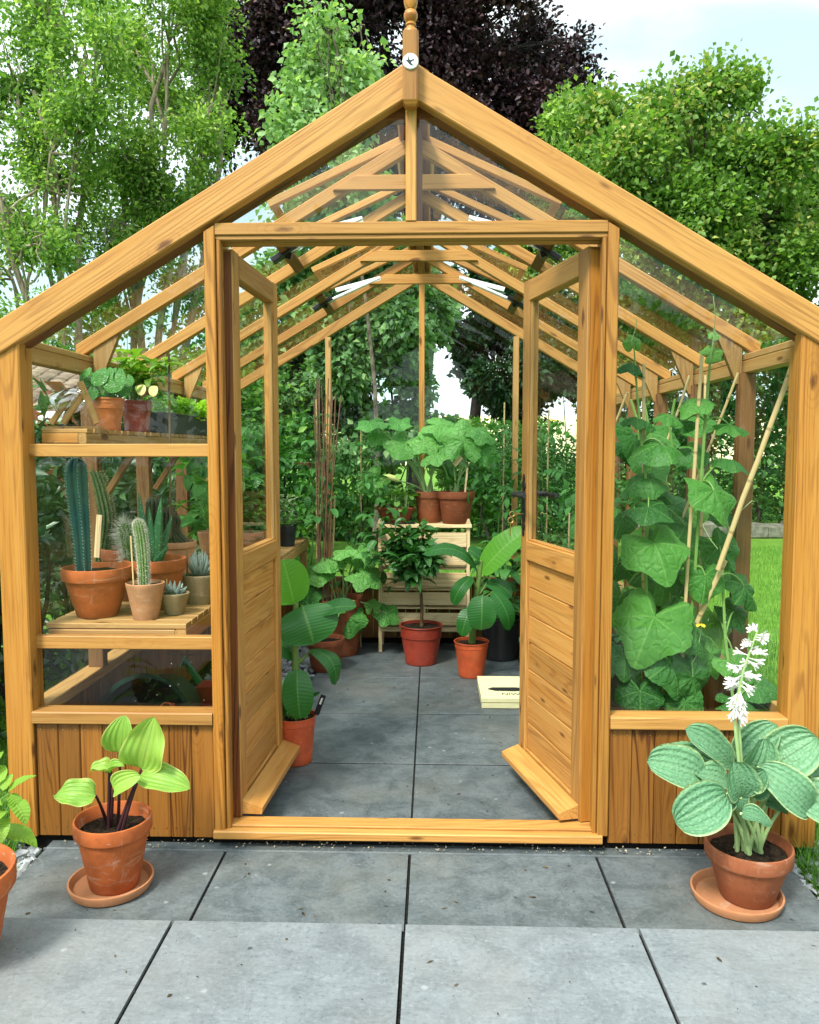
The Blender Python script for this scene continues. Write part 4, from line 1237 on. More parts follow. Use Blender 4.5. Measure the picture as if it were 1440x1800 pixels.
# roof vents with automatic arms
for k in (1, 3):
    ya, yb = RY[k] + .022, RY[k + 1] - .022
    for s in (-1, 1):
        gp("vent_rail", W_DARK, lambda m: beam(m, (s * .53, ya - .002, roof_z(.53, 2.425)), (s * .53, yb + .002, roof_z(.53, 2.425)), .045, .048, (s * SL, 0, 1), .003))
        v = thing("roof_vent", "", None, (s * .3, (ya + yb) / 2, roof_z(.3, 2.47))); del v['label']; attach(v, gh)
        op = .07    # how far the lower edge is lifted
        def zz(x, o=0): return 2.468 - SL * abs(x) + op * (abs(x) - .04) / .5 + o
        def f(m):
            for y in (ya + .014, yb - .014):
                beam(m, (s * .04, y, zz(.04, .016)), (s * .555, y, zz(.555, .016)), .032, .03, (0, 0, 1), .003)
            for x in (.055, .54):
                beam(m, (s * x, ya + .031, zz(x, .016)), (s * x, yb - .031, zz(x, .016)), .032, .028, (s * SL, 0, 1), .003)
        gp("vent_frame", W_FRONT, f, v)
        gp("glass_pane", M_GLASS, lambda m: quad(m, (s * .072, ya + .03, zz(.072, .014)), (s * .072, yb - .03, zz(.072, .014)), (s * .524, yb - .03, zz(.524, .014)), (s * .524, ya + .03, zz(.524, .014))), v)
        au = thing("vent_opener", "", None, (s * .5, (ya + yb) / 2, roof_z(.5, 2.42))); del au['label']; attach(au, gh)
        ym = (ya + yb) / 2 - .06
        gp("bracket", M_BLACK, lambda m: (beam(m, (s * .575, ym - .02, roof_z(.575, 2.395)), (s * .475, ym - .02, roof_z(.475, 2.40)), .05, .022, (0, 0, 1), .003),
                                          beam(m, (s * .53, ym, roof_z(.53, 2.40)), (s * .50, ym, roof_z(.50, 2.375)), .03, .03, (0, 0, 1), .003)), au)
        def f(m):
            a = Vector((s * .505, ym - .02, roof_z(.505, 2.395))); b = Vector((s * .215, ym + .02, roof_z(.215, 2.36))); c = Vector((s * .36, ym, roof_z(.36, 2.455)))
            tube(m, [a, a.lerp(b, .2), a.lerp(b, .75), a.lerp(b, .76), b], [.008, .0095, .0095, .0065, .005], 12)
            beam(m, b, (s * .46, ym + .012, roof_z(.46, 2.44)), .006, .018, (0, 0, 1), .001)
            beam(m, b + Vector((0, .03, 0)), (s * .46, ym + .05, roof_z(.46, 2.44)), .004, .014, (0, 0, 1), .001)
        gp("arm", M_WHITE, f, au)

# doors ------------------------------------------------------------
def make_door(s, hinge, ang, handle):
    """s=-1 left, 1 right; built closed in local space (u along the leaf, v = outward face), then swung open"""
    hx, hy = hinge
    d = thing("door", "", None, (hx, hy, 0)); del d['label']; attach(d, gh)
    du = Vector((math.cos(ang), math.sin(ang), 0))
    face = Vector((-du.y, du.x, 0)) if s > 0 else Vector((du.y, -du.x, 0))      # outside face, now turned to the doorway
    W = .565; T = .040; z0, z1 = .070, 1.935
    def Pt(u, v, z): 
        q = Vector((hx, hy, 0)) + du * u + face * v
        return Vector((q.x, q.y, z))
    def part(name, mat, fn):
        m = MB(); fn(m); return m.build(name, mat, d)
    upv = tuple(face)
    def stile(m, u, w):
        beam(m, Pt(u, 0, z0), Pt(u, 0, z1), w, T, upv, .004)
    part("hinge_stile", W_FRONT, lambda m: stile(m, .036, .072))
    part("edge_strip", W_UPR if handle else W_DARK, lambda m: beam(m, Pt(-.0035, -.002, z0), Pt(-.0035, -.002, z1 - .01), .006, T * .96, upv, .001))
    part("lock_stile", W_FRONT, lambda m: (stile(m, W - .032, .064), beam(m, Pt(W + .006, -.008, z0), Pt(W + .006, -.008, z1), .012, T * .55, upv, .002)))
    part("top_rail", W_FRONT, lambda m: beam(m, Pt(.072, 0, z1 - .0395), Pt(W - .064, 0, z1 - .0395), T, .077, (0, 0, 1), .003))
    def f(m):
        z = z0 + .06
        hs = [.105, .108, .104, .107, .106, .108, .1055]
        zz = z
        for h in hs:
            beam(m, Pt(.070, -.004, zz + h / 2), Pt(W - .062, -.004, zz + h / 2), .02, h - .0016, (0, 0, 1), .0035); zz += h
        beam(m, Pt(.072, .001, zz + .039), Pt(W - .064, .001, zz + .039), T, .076, (0, 0, 1), .004)
        beam(m, Pt(.072, .0, zz + .0795), Pt(W - .064, .0, zz + .0795), T * .7, .006, (0, 0, 1), .002)
        beam(m, Pt(.070, -.002, z0 + .03), Pt(W - .062, -.002, z0 + .03), T * .8, .06, (0, 0, 1), .003)
        return zz + .082
    part("board_panel", W_FRONT, f)
    zg = z0 + .06 + .7435 + .082
    part("glass_pane", M_GLASS, lambda m: quad(m, Pt(.070, -.006, zg - .01), Pt(W - .06, -.006, zg - .01), Pt(W - .06, -.006, z1 - .07), Pt(.070, -.006, z1 - .07)))
    def f(m):
        beam(m, Pt(.077, .008, zg), Pt(.077, .008, z1 - .079), .010, .012, upv, .002)
        beam(m, Pt(W - .069, .008, zg), Pt(W - .069, .008, z1 - .079), .010, .012, upv, .002)
    part("glazing_bead", W_SLAT, f)
    def f(m):
        # sloping weather board at the foot
        prof = [(.021, .078), (.088, .078), (.090, .084), (.090, .100), (.021, .124)]
        n = len(prof); a0, a1 = .003, W + .002
        vs = [Pt(a0, v, z) for v, z in prof] + [Pt(a1, v, z) for v, z in prof]
        off = goff()
        m.add(vs, [list(range(n)), list(range(2 * n - 1, n - 1, -1))] + [[i, (i + 1) % n, (i + 1) % n + n, i + n] for i in range(n)], 0,
              [(a + off[0], v + off[1], z + off[2]) for a in (a0, a1) for v, z in prof])
    part("weather_board", W_FRONT, f)
    if handle:
        u = W - .036
        for v, sg in ((.0215, 1), (-.0215, -1)):
            def f(m):
                prof = [(0, 0), (.007, .012), (.004, .022), (.013, .033), (.013, .045), (.006, .052), (.012, .062), (.014, .085), (.014, .150), (.012, .168), (.006, .178), (.015, .190), (.013, .205), (.004, .215), (.007, .224), (0, .240)]
                zc = .965
                L = [Pt(u - w, v, zc + z) for w, z in prof] + [Pt(u + w, v, zc + z) for w, z in reversed(prof[1:-1])]
                Lo = [q + face * sg * .005 for q in L]
                k = len(L)
                m.add(L + Lo, [[k + i for i in range(k)]] + [[i, (i + 1) % k, k + (i + 1) % k, k + i] for i in range(k)])
                base = Pt(u, v, 1.128)
                lv = [base, base + face * sg * .020, base + face * sg * .040]
                tube(m, lv, [.013, .011, .010], 12)
                e = base + face * sg * .042
                tube(m, [e + du * .012, e, e - du * .035, e - du * .07 + Vector((0, 0, -.004)), e - du * .095 + Vector((0, 0, -.002)), e - du * .11], [.008, .011, .0095, .008, .011, .008], 10)
            part("handle", M_BLACK, f)
        def f(m):
            kx = Pt(u, .026, 1.052)
            tube(m, [kx - face * .06, kx + face * .034], .0016, 6)
            for c, r in ((kx + face * .044, .010), (kx + face * .050 + Vector((0, 0, -.024)), .011)):
                ring = [c + (face * math.cos(a) + Vector((0, 0, 1)) * math.sin(a)) * r for a in [2 * PI * i / 16 for i in range(17)]]
                tube(m, ring, .0022, 6, cap=False)
            tube(m, [kx + face * .050 + Vector((0, 0, -.034)), kx + face * .051 + Vector((0, 0, -.085))], .0022, 6)
        part("key", M_BRASS, f)
    return d
make_door(-1, (-.588, 2.575), math.radians(86.5), False)
make_door(1, (.578, 2.575), math.radians(104.5), True)

# shelving: separate pieces standing inside --------------------------
lb = thing("staging_bench", "long slatted pine bench along the left side, holding the cacti", "bench", (-.98, 3.9, 0))
def f(m):
    y = 2.60
    while y < 5.22:
        beam(m, (-1.226, y + .032, .709), (-.752, y + .032, .709), .060, .018, (0, 0, 1), .003); y += .0695
gp("slats", W_SLAT, f, lb)
gp("front_rail", W_SLAT, lambda m: bx(m, -.788, -.750, 2.595, 5.24, .648, .6985, 'y', .003), lb)
gp("end_rail", W_SLAT, lambda m: bx(m, -1.215, -.79, 2.597, 2.632, .652, .698, 'x', .003), lb)
gp("back_rail", W_SLAT, lambda m: bx(m, -1.215, -1.18, 2.64, 5.24, .648, .6985, 'y', .003), lb)
for y in (3.75, 5.16):
    gp("leg", W_SLAT, lambda m: beam(m, (-.772, y, -.01), (-.772, y, .647), .04, .05, (0, 1, 0), .003), lb)
us = thing("upper_shelf", "narrow slatted pine shelf high on the left side, holding jar, pots and seed tray", "shelf", (-1.15, 3.4, 1.32))
def f(m):
    y = 2.60
    while y < 4.25:
        beam(m, (-1.215, y + .026, 1.361), (-1.066, y + .026, 1.361), .047, .014, (0, 0, 1), .002); y += .060
gp("slats", W_SLAT, f, us)
gp("front_rail", W_SLAT, lambda m: bx(m, -1.095, -1.068, 2.60, 4.27, 1.320, 1.3535, 'y', .003), us)
gp("end_rail", W_FRONT, lambda m: bx(m, -1.215, -1.0955, 2.598, 2.63, 1.3195, 1.353, 'x', .003), us)
for y in RY[1:3]:
    gp("bracket", W_POST, lambda m: (beam(m, (-1.21, y, 1.308), (-1.07, y, 1.308), .03, .022, (0, 0, 1), .002), beam(m, (-1.20, y, 1.12), (-1.08, y, 1.30), .03, .022, (0, 0, 1), .002)), us)

# tiered crate stand at the rear ---------------------------------------
st = thing("crate_stand", "pale pine stand of stacked slatted crates at the end of the path", "plant stand", (.0, 5.0, 0))
sx0, sx1 = -.262, .300; sy0, sy1 = 5.05, 5.245
for x in (sx0, sx1):
    for y in (sy0 + .0, sy1):
        gp("leg", W_PALE, lambda m: beam(m, (x, y, 0), (x, y, .803), .022, .028, (0, 1, 0), .002), st)
for z0, z1 in ((.135, .15), (.177, .256), (.308, .388), (.428, .516), (.564, .648), (.681, .773)):
    gp("slat", W_PALE, lambda m: bx(m, sx0 + .012, sx1 - .012, sy0 - .021, sy0 - .008, z0, z1, 'x', .002), st)
for z in (.16, .29, .41, .545, .665):
    gp("shelf_board", W_PALE, lambda m: [bx(m, sx0 + .012, sx1 - .012, sy0 + .0 + .05 * i, sy0 + .036 + .05 * i, z - .012, z, 'x', .002) for i in range(4)], st)
gp("top_board", W_PALE, lambda m: bx(m, sx0 - .02, sx1 + .02, sy0 - .03, sy1 + .02, .804, .826, 'x', .003), st)
for x in (sx0, sx1):
    gp("end_lug", W_PALE, lambda m: m.add([(x - .018, sy0 - .02, .827), (x + .018, sy0 - .02, .827), (x + .006, sy0 - .02, .86), (x - .006, sy0 - .02, .86), (x - .018, sy0 + .02, .827), (x + .018, sy0 + .02, .827), (x + .006, sy0 + .02, .86), (x - .006, sy0 + .02, .86)],
       [[0, 1, 2, 3], [7, 6, 5, 4], [1, 5, 6, 2], [0, 3, 7, 4], [3, 2, 6, 7]]), st)
    gp("side_slat", W_PALE, lambda m: [bx(m, x - .006, x + .006, sy0 + .015, sy1 - .015, z, z + .05, 'y', .002) for z in (.24, .38, .52, .66)], st)
gp("divider", W_PALE, lambda m: bx(m, .01, .03, sy0 - .007, sy0 + .005, .1, .30, 'z', .002), st)
# ------------------------------------------------------------------ pots and plants
def pot_mesh(m, c, rb, rt, h, rim, style='terra', wob=.006):
    c = Vector(c)
    if style == 'terra':
        pr = [(0.001, 0), (rb * .96, 0), (rb, .004), (rt * .915, h - rim), (rt * .985, h - rim), (rt, h - rim + .004), (rt * 1.005, h - .006), (rt * .995, h), (rt * .955, h + .001), (rt * .925, h - .006), (rt * .89, h - .05 if h > .1 else h * .7)]
    elif style == 'plastic':
        pr = [(0.001, .006), (rb * .9, .006), (rb * .95, 0), (rb, .003), (rb * 1.015, .012), (rb * 1.0, .016), (rt * .93, h - rim), (rt * .955, h - rim + .002), (rt * .955, h - .008), (rt, h - .007), (rt * 1.01, h - .003), (rt, h), (rt * .95, h - .001), (rt * .92, h - .04)]
    elif style == 'roll':
        pr = [(0.001, 0), (rb, 0), (rb * 1.02, .01), (rt * .93, h - rim), (rt * 1.01, h - rim * .8), (rt * 1.03, h - rim * .4), (rt, h), (rt * .92, h), (rt * .88, h - .03)]
    else:   # thin straight hand thrown
        pr = [(0.001, 0), (rb, 0), (rb * 1.02, .004), (rt * .965, h - rim), (rt, h - rim * .7), (rt * 1.01, h - .002), (rt * .96, h), (rt * .9, h - .015), (rt * .86, h * .7)]
    lathe(m, pr, c, 40, 0, None, wob)

def soil_mesh(m, c, r, z, amp=.006):
    c = Vector(c); vs = [c + Vector((0, 0, z + amp))]; seg = 26; rings = 6; fs = []
    for k in range(1, rings + 1):
        for s in range(seg):
            a = 2 * PI * s / seg; rr = r * k / rings
            p = Vector((rr * math.cos(a), rr * math.sin(a), 0))
            vs.append(c + p + Vector((0, 0, z + amp * (1 - k / rings) + amp * 1.2 * noise.noise((c + p) * 45))))
    fs = [[0, 1 + s, 1 + (s + 1) % seg] for s in range(seg)]
    for k in range(rings - 1):
        for s in range(seg):
            a = 1 + k * seg; b = a + seg
            fs.append([a + s, b + s, b + (s + 1) % seg, a + (s + 1) % seg])
    m.add(vs, fs, 0, None, True)

def potted(name, label, cat, c, rb, rt, h, rim, mat, style='terra', group=None, soil=.86, soilmat_=None):
    t = thing(name, label, cat, c, group)
    pt_ = gp("pot", mat, lambda m: pot_mesh(m, c, rb, rt, h, rim, style), t)
    zs = h * soil
    rs = rb + (rt - rb) * soil
    gp("soil", soilmat_ or M_SOIL, lambda m: soil_mesh(m, c, rs * .93, zs), pt_)
    return t, Vector(c) + Vector((0, 0, zs))

def saucer(label, c, r):
    t = thing("saucer", label, "saucer", c, "terracotta saucers under the outdoor pots")
    gp("dish", M_SAUCER, lambda m: lathe(m, [(.001, 0), (r * .84, 0), (r * .93, .004), (r, .026), (r * .995, .031), (r * .955, .031), (r * .93, .026), (r * .87, .011), (r * .5, .009), (.001, .009)], c, 48, 0, None, .006), t)
    return t

def add_leaf(parent, mat, *a, **k):
    m = MB(); leaf(m, *a, **k); return m.build("leaf", mat, parent)
def add_pleaf(parent, mat, *a, **k):
    m = MB(); pleaf(m, *a, **k); return m.build("leaf", mat, parent)
def rad(d): return math.radians(d)

# --- lime hosta on the left -------------------------------------------------
c = Vector((-.872, 2.252, .012))
saucer("terracotta saucer with a damp greenish film under the lime hosta pot", (-.882, 2.25, .001), .122)
t, s0 = potted("potted_hosta", "lime green hosta with a few upright leaves in a clean orange terracotta pot", "potted plant", c, .071, .111, .205, .042, M_TERRA, group="potted hostas outside the greenhouse", soil=.82)
LH = [  # base, tip, width (photo px), depth offset, normal, bow, fold, cup
    ((212, 1325), (219, 1258), 60, .02, (0, -1, .2), .06, .1, .25), ((249, 1352), (272, 1260), 76, .0, (.1, -1, .25), .08, .1, .3),
    ((196, 1357), (158, 1356), 34, -.02, (0, -.3, 1), .14, .2, .5), ((192, 1358), (219, 1346), 26, -.02, (.2, -.35, 1), .12, .2, .5), ((168, 1398), (97, 1398), 48, -.04, (-.1, -.75, .8), .16, .1, .1),
    ((200, 1388), (248, 1364), 42, -.05, (0, -.8, .7), .08, .1, .35), ((247, 1362), (335, 1386), 50, -.01, (0, -.7, .8), .10, .1, .2)]
ms = MB()
for (b_, tp_, wp, dy, nr, bow, fo, cup) in LH:
    b = at_y(b_[0], b_[1], c.y + dy); e_ = at_y(tp_[0], tp_[1], c.y + dy - .01)
    r0 = s0 + Vector((R.uniform(-.03, .03), R.uniform(-.02, .02), -.01))
    tube(ms, curve_pts(r0, b, (0, 0, .01), 6), [.0055, .005, .005, .0045, .004, .0038, .0035], 8)
    m = MB(); leaf3(m, b, e_, nr, wp / 600.0 * 1.08, w_hosta, bow, fo, cup, R.uniform(.04, .08), 18, 14, wk=R.uniform(1.2, 2.4)); m.build("leaf", L_HOSTA, t)
ms.build("stalks", S_PURPLE, t)

# --- blue hosta on the right ---------------------------------------------------
c = Vector((.983, 2.238, .012))
saucer("terracotta saucer, dry and pale, under the flowering blue hosta pot", (.952, 2.235, .001), .127)
t, s0 = potted("potted_hosta", "blue green hosta with puckered leaves and white flower spike in a weathered terracotta pot", "potted plant", c, .074, .119, .160, .042, M_TERRA_OLD, group="potted hostas outside the greenhouse", soil=.84)
LB = [((1240, 1366), (1137, 1338), 80, -.03, (-.15, -.85, .75), .06, .05, .25), ((1286, 1345), (1205, 1281), 62, .05, (-.2, -.7, .8), .08, .05, .3), ((1277, 1394), (1188, 1446), 84, -.10, (-.15, -1, .45), .10, .05, .3),
      ((1296, 1345), (1366, 1274), 72, .07, (-.1, -.7, .8), .05, .05, .3), ((1303, 1380), (1344, 1298), 72, .01, (.2, -1, .35), .08, .15, .3), ((1342, 1356), (1436, 1296), 96, .02, (.05, -.85, .75), .05, .05, .3),
      ((1302, 1402), (1290, 1338), 66, -.08, (0, -1, .35), .10, .1, .55), ((1318, 1370), (1345, 1355), 50, -.08, (.2, -.9, .5), .1, .1, .4), ((1334, 1348), (1424, 1428), 68, -.06, (-.25, -.85, .7), .16, .05, .2), ((1395, 1398), (1490, 1432), 84, -.05, (-.1, -.8, .8), .12, .05, .25),
      ((1382, 1372), (1470, 1346), 62, .03, (.1, -.6, .9), .06, .05, .3), ((1303, 1430), (1354, 1452), 36, -.11, (0, -.6, 1), .14, .1, .3), ((1346, 1414), (1386, 1433), 26, -.05, (0, -.5, 1), .1, .1, .3), ((1283, 1378), (1218, 1360), 58, -.02, (-.1, -.6, .9), .06, .1, .3),
      ((1292, 1382), (1303, 1426), 32, -.06, (.1, -1, .3), .1, .1, .4), ((1262, 1352), (1160, 1318), 60, .06, (-.1, -.5, 1), .05, .05, .3), ((1310, 1350), (1322, 1290), 70, .10, (0, -.9, .5), .06, .05, .3), ((1368, 1352), (1420, 1330), 70, .07, (.1, -.8, .7), .06, .05, .3),
      ((1316, 1392), (1352, 1352), 44, -.04, (.3, -1, .3), .12, .15, .6), ((1280, 1400), (1246, 1432), 40, -.05, (-.3, -1, .3), .14, .1, .4), ((1330, 1400), (1392, 1412), 40, -.02, (0, -.5, 1), .14, .1, .4), ((1352, 1380), (1440, 1392), 56, -.02, (0, -.6, .9), .16, .1, .3)]
ms = MB()
for (b_, tp_, wp, dy, nr, bow, fo, cup) in LB:
    b = at_y(b_[0], b_[1], c.y + dy); e_ = at_y(tp_[0], tp_[1], c.y + dy - .02)
    r0 = s0 + Vector((R.uniform(-.035, .035), R.uniform(-.03, .03), -.01))
    tube(ms, curve_pts(r0, b, Vector((b.x - r0.x, b.y - r0.y, 0)) * -.12 + Vector((0, 0, .01)), 6), [.0065, .006, .0055, .005, .0048, .0045, .004], 8)
    m = MB(); leaf3(m, b, e_, nr, wp / 600.0 * 1.0, w_oval if wp > 60 else w_hosta, bow * R.uniform(.8, 1.5), fo, cup * R.uniform(.6, 1.5), R.uniform(.03, .075), 18, 14, wk=R.uniform(.7, 1.6)); m.build("leaf", L_BLUE, t)
ms.build("stalks", S_PALE, t)
mf = MB()
p0 = s0; p1 = at_y(1291, 1262, c.y - .03); p2 = at_y(1306, 1180, c.y - .03); p3 = at_y(1332, 1108, c.y - .02)
tube(mf, [p0, p0.lerp(p1, .3), p0.lerp(p1, .65), p1, p2, p3], [.006, .0058, .0052, .0048, .004, .002], 8)
q1 = at_y(1298, 1262, c.y - .02)
tube(mf, [p0 + Vector((.02, 0, 0)), p0.lerp(q1, .5), q1, p2], [.004, .0045, .004, .003], 8)
mf.build("flower_stem", S_PALE, t)
mp_ = MB()
def trumpet(m, b, d, L, r):
    d = Vector(d).normalized(); fr = frames([b, b + d]); a, e = fr[0][1], fr[0][2]
    vs = []; n = 6
    for (tt, rr) in ((0, .12), (.35, .22), (.6, .5), (.8, .75)):
        for k in range(n):
            th = 2 * PI * k / n; vs.append(b + d * (L * tt) + (a * math.cos(th) + e * math.sin(th)) * r * rr)
    for k in range(n):
        th = 2 * PI * k / n; vs.append(b + d * L * 1.02 + (a * math.cos(th) + e * math.sin(th)) * r * 1.25)
    m.add(vs, [[i * n + k, i * n + (k + 1) % n, (i + 1) * n + (k + 1) % n, (i + 1) * n + k] for i in range(3) for k in range(n)], 0, None, True)
    tips = []
    for k in range(n):
        th = 2 * PI * k / n + .2
        u = a * math.cos(th) + e * math.sin(th); w = a * -math.sin(th) + e * math.cos(th)
        b0 = b + d * (L * .8) + u * r * .75
        m.add([b0 - w * r * .36, b0 + w * r * .36, b0 + u * r * .5 + w * r * .3 + d * L * .18, b0 + u * r * .8 + d * L * .24, b0 + u * r * .5 - w * r * .3 + d * L * .18], [[0, 1, 2, 3, 4]], 0, None, True)
for k in range(46):
    s = k / 45
    b = p1.lerp(p2, min(1, .15 + s * 1.4)) if s < .6 else p2.lerp(p3, (s - .6) / .4)
    az = R.uniform(0, 6.28)
    droop = (-1.6 if s < .35 else -.25 if s < .75 else .1)
    trumpet(mp_, b, (math.cos(az), math.sin(az) * .8, droop + R.uniform(-.2, .2)), R.uniform(.034, .048) * (1 if s < .8 else .7), .0090)
mp_.build("flowers", M_PETAL, t)

# --- pot at the left edge of the terrace ---------------------------------------------
c = Vector((-1.066, 1.755, .091))
t, s0 = potted("potted_shrub", "lime stained terracotta pot with a lime leaved shrub, alone on the raised terrace", "potted plant", c, .104, .150, .225, .05, M_TERRA)
ms = MB(); ml = MB()
for (px, py) in [(-60, 1400), (10, 1430), (-20, 1390), (15, 1395), (-10, 1460), (-80, 1450), (-40, 1350)]:
    e = at_y(px, py, 2.0); tube(ms, curve_pts(s0, e, (0, 0, .03), 6), [.004, .004, .0035, .003, .003, .002, .0015], 6)
for (px, py, az, L, W, pi_, cu) in [(15, 1392, 35, .075, .045, 40, 40), (12, 1398, -20, .06, .04, -10, 70), (5, 1415, 200, .07, .05, 20, 60), (20, 1408, -30, .085, .05, -5, 80), (-5, 1380, 120, .09, .055, 40, 60), (0, 1440, -60, .08, .05, 0, 70),
                                   (10, 1425, -100, .06, .042, 10, 70), (-10, 1470, 10, .12, .09, 10, 70), (-25, 1400, 180, .1, .06, 30, 70), (-40, 1450, 200, .1, .07, 10, 70), (-30, 1360, 90, .1, .06, 40, 60), (5, 1390, 80, .05, .03, 50, 30)]:
    leaf(ml, at_y(px, py, 2.0), rad(az), L, W, w_ovate, rad(pi_), rad(cu), .25, 0, .02, 0, 8, 6)
ms.build("stems", S_GREEN, t); ml.build("leaves", L_LIME, t)

# ------------------------------------------------------------------ cacti on the bench
BZ = .7185
def cactus(m, pts, rads, ribs=8, depth=.16, seg=6, spine=None, sm=None, slen=.012, sper=4, dens=16, rnd=1.0):
    """ribbed column swept along pts with a domed tip; spines collected in sm"""
    pts = [Vector(p) for p in pts]
    full = []; rr = []
    N = 26
    L = [0]
    for a, b in zip(pts[:-1], pts[1:]): L.append(L[-1] + (b - a).length)
    for i in range(N + 1):
        s = L[-1] * i / N; k = 0
        while k < len(L) - 2 and s > L[k + 1]: k += 1
        u = (s - L[k]) / max(1e-6, L[k + 1] - L[k])
        # catmull-rom
        P0 = pts[max(k - 1, 0)]; P1 = pts[k]; P2 = pts[k + 1]; P3 = pts[min(k + 2, len(pts) - 1)]
        p = .5 * ((2 * P1) + (P2 - P0) * u + (2 * P0 - 5 * P1 + 4 * P2 - P3) * u * u + (3 * P1 - P0 - 3 * P2 + P3) * u ** 3)
        r = rads[k] * (1 - u) + rads[k + 1] * u
        full.append(p); rr.append(r)
    fr = frames(full)
    n = ribs * seg
    tipL = rr[-1] * .9
    for i in range(1, 6):
        a = i / 5 * PI / 2
        full.append(full[N] + fr[N][0] * tipL * math.sin(a)); rr.append(rr[N] * max(.03, math.cos(a))); fr.append(fr[N])
    vs = []; g = []
    for i, p in enumerate(full):
        t_, a, b = fr[i]
        for k in range(n):
            th = 2 * PI * k / n
            q = rr[i] * (1 - depth * (1 - abs(math.cos(th * ribs / 2)) ** .8) )
            vs.append(p + (a * math.cos(th) + b * math.sin(th)) * q); g.append((abs(math.cos(th * ribs / 2)), i / len(full), 0))
    fs = [[i * n + k, i * n + (k + 1) % n, (i + 1) * n + (k + 1) % n, (i + 1) * n + k] for i in range(len(full) - 1) for k in range(n)]
    m.add(vs, fs, 0, g, True)
    if sm is not None:
        M = len(full) - 1
        for i in range(dens * 2 + 1):
            f = i / (dens * 2) * M; k0 = int(min(f, M - 1)); u = f - k0
            p = full[k0].lerp(full[k0 + 1], u); r = rr[k0] * (1 - u) + rr[k0 + 1] * u; t_, a, b = fr[k0]
            tipk = max(0, (k0 - N) / 5)
            for k in range(ribs):
                th = 2 * PI * k / ribs + (.5 * 2 * PI / ribs * 0)
                o = (a * math.cos(th) + b * math.sin(th))
                base = p + o * r * .98
                dirn = (o * (1 - tipk) + t_ * tipk * 1.2).normalized()
                for _ in range(sper):
                    d = (dirn + Vector((R.gauss(0, .55), R.gauss(0, .55), R.gauss(0, .55)))).normalized()
                    l = slen * R.uniform(.5, 1.2); w = d.orthogonal().normalized() * (.00045 * rnd)
                    sm.add([base - w, base + w, base + d * l], [[0, 1, 2]])
                if sper <= 4:
                    w1 = o.cross(t_) * .0016; w2 = t_ * .0016; q = base + o * .0006
                    sm.add([q - w1, q - w2, q + w1, q + w2], [[0, 1, 2, 3]])
def cactmat(name, rib, groove, rough=.55):
    t = NT(name); v = t.attr(); x = t.sep(v)[0]
    n = t.noise(t.geo(), 25, 4, .6)
    c = t.mix(t.smooth(x, .2, .85), groove, rib)
    c = t.mix(t.smooth(n, .5, .8, 0, .35), c, tuple(q * 1.6 for q in rib))
    return t.done(t.bsdf(c, rough, t.bump(n, .2, .002), .3))
K_BLUE = cactmat("blue_green_cactus_skin", (.020, .10, .085), (.010, .055, .055), .5)
K_GREEN = cactmat("green_cactus_skin", (.05, .10, .035), (.018, .045, .016))
K_PALE = cactmat("pale_green_cactus_skin", (.13, .22, .06), (.05, .12, .02))
K_DARK = cactmat("dark_cactus_skin", (.03, .045, .018), (.012, .016, .008))
M_SPW = flat("white_spines", (.66, .63, .52), .7, .2); M_SPG = flat("golden_spines", (.42, .34, .17), .7, .2); M_SPB = flat("brown_spines", (.16, .11, .07), .7, .2)
def px_pts(lst, Y): return [at_y(a, b, Y) for a, b in lst]
gC = "potted cacti and succulents on the left bench"
# tall blue column
c = at_z(150, 1076, BZ); c.y = 2.735; c.x = -1.105
t, s0 = potted("potted_cactus", "tall blue green columnar cactus in a big scratched terracotta pot", "cactus", c, .070, .117, .172, .042, M_TERRA, group=gC, soil=.88)
m = MB(); sm = MB()
cactus(m, px_pts([(147, 1002), (143, 940), (137, 878), (134, 840), (134, 822)], 2.735), [.026, .031, .037, .040, .037], 6, .22, 6, None, sm, .009, 4, 20)
kc_ = m.build("column", K_BLUE, t); sm.build("spines", M_SPW, kc_)
# bent golden column behind
c = Vector((-1.105, 3.06, BZ))
t, s0 = potted("potted_cactus", "bent green cactus with golden spines leaning behind the blue column cactus", "cactus", c, .075, .115, .200, .042, M_TERRA_DK, group=gC, soil=.86)
m = MB(); sm = MB()
cactus(m, px_pts([(177, 985), (184, 940), (187, 908), (181, 875), (173, 845), (167, 830)], 3.06), [.028, .030, .032, .032, .031, .027], 13, .16, 4, None, sm, .013, 5, 26)
kc_ = m.build("column", K_GREEN, t); sm.build("spines", M_SPG, kc_)
gp("plant_label", W_PALE, lambda m: beam(m, at_y(170, 980, 3.0), at_y(175, 905, 3.0), .022, .003, (0, 1, 0), .0008), t)
# spotted aloe with hairy cactus in one wide pot
c = Vector((-.952, 2.885, BZ))
t, s0 = potted("potted_aloe", "spotted upright aloe and a shaggy white spined cactus sharing a wide terracotta pot", "succulent", c, .082, .113, .182, .042, M_TERRA, group=gC, soil=.86)
def aloemat():
    t = NT("spotted_aloe_skin"); v = t.attr()
    sp = t.vor(t.geo(), 120); n = t.noise(t.geo(), 10)
    c = t.mix(n, (.018, .10, .035), (.05, .19, .07)); c = t.mix(t.smooth(sp, .26, .16, 0, .75), c, (.38, .50, .34))
    return t.done(t.bsdf(c, .4, None, .45))
K_ALOE = aloemat()
def spike(m, b, tip, w, th=.35, bend=(0, 0, 0)):
    pts = curve_pts(b, tip, bend, 7); fr = frames(pts); vs = []; n = 8
    for i, p in enumerate(pts):
        k = i / 7; r = w * (1 - k) ** .75 * (1 if k > .12 else .8) + .0006
        for j in range(n):
            a = 2 * PI * j / n; vs.append(p + fr[i][1] * math.cos(a) * r + fr[i][2] * math.sin(a) * r * (th + .3 * (math.sin(a) < 0)))
    m.add(vs, [[i * n + j, i * n + (j + 1) % n, (i + 1) * n + (j + 1) % n, (i + 1) * n + j] for i in range(7) for j in range(n)], 0, None, True)
m = MB()
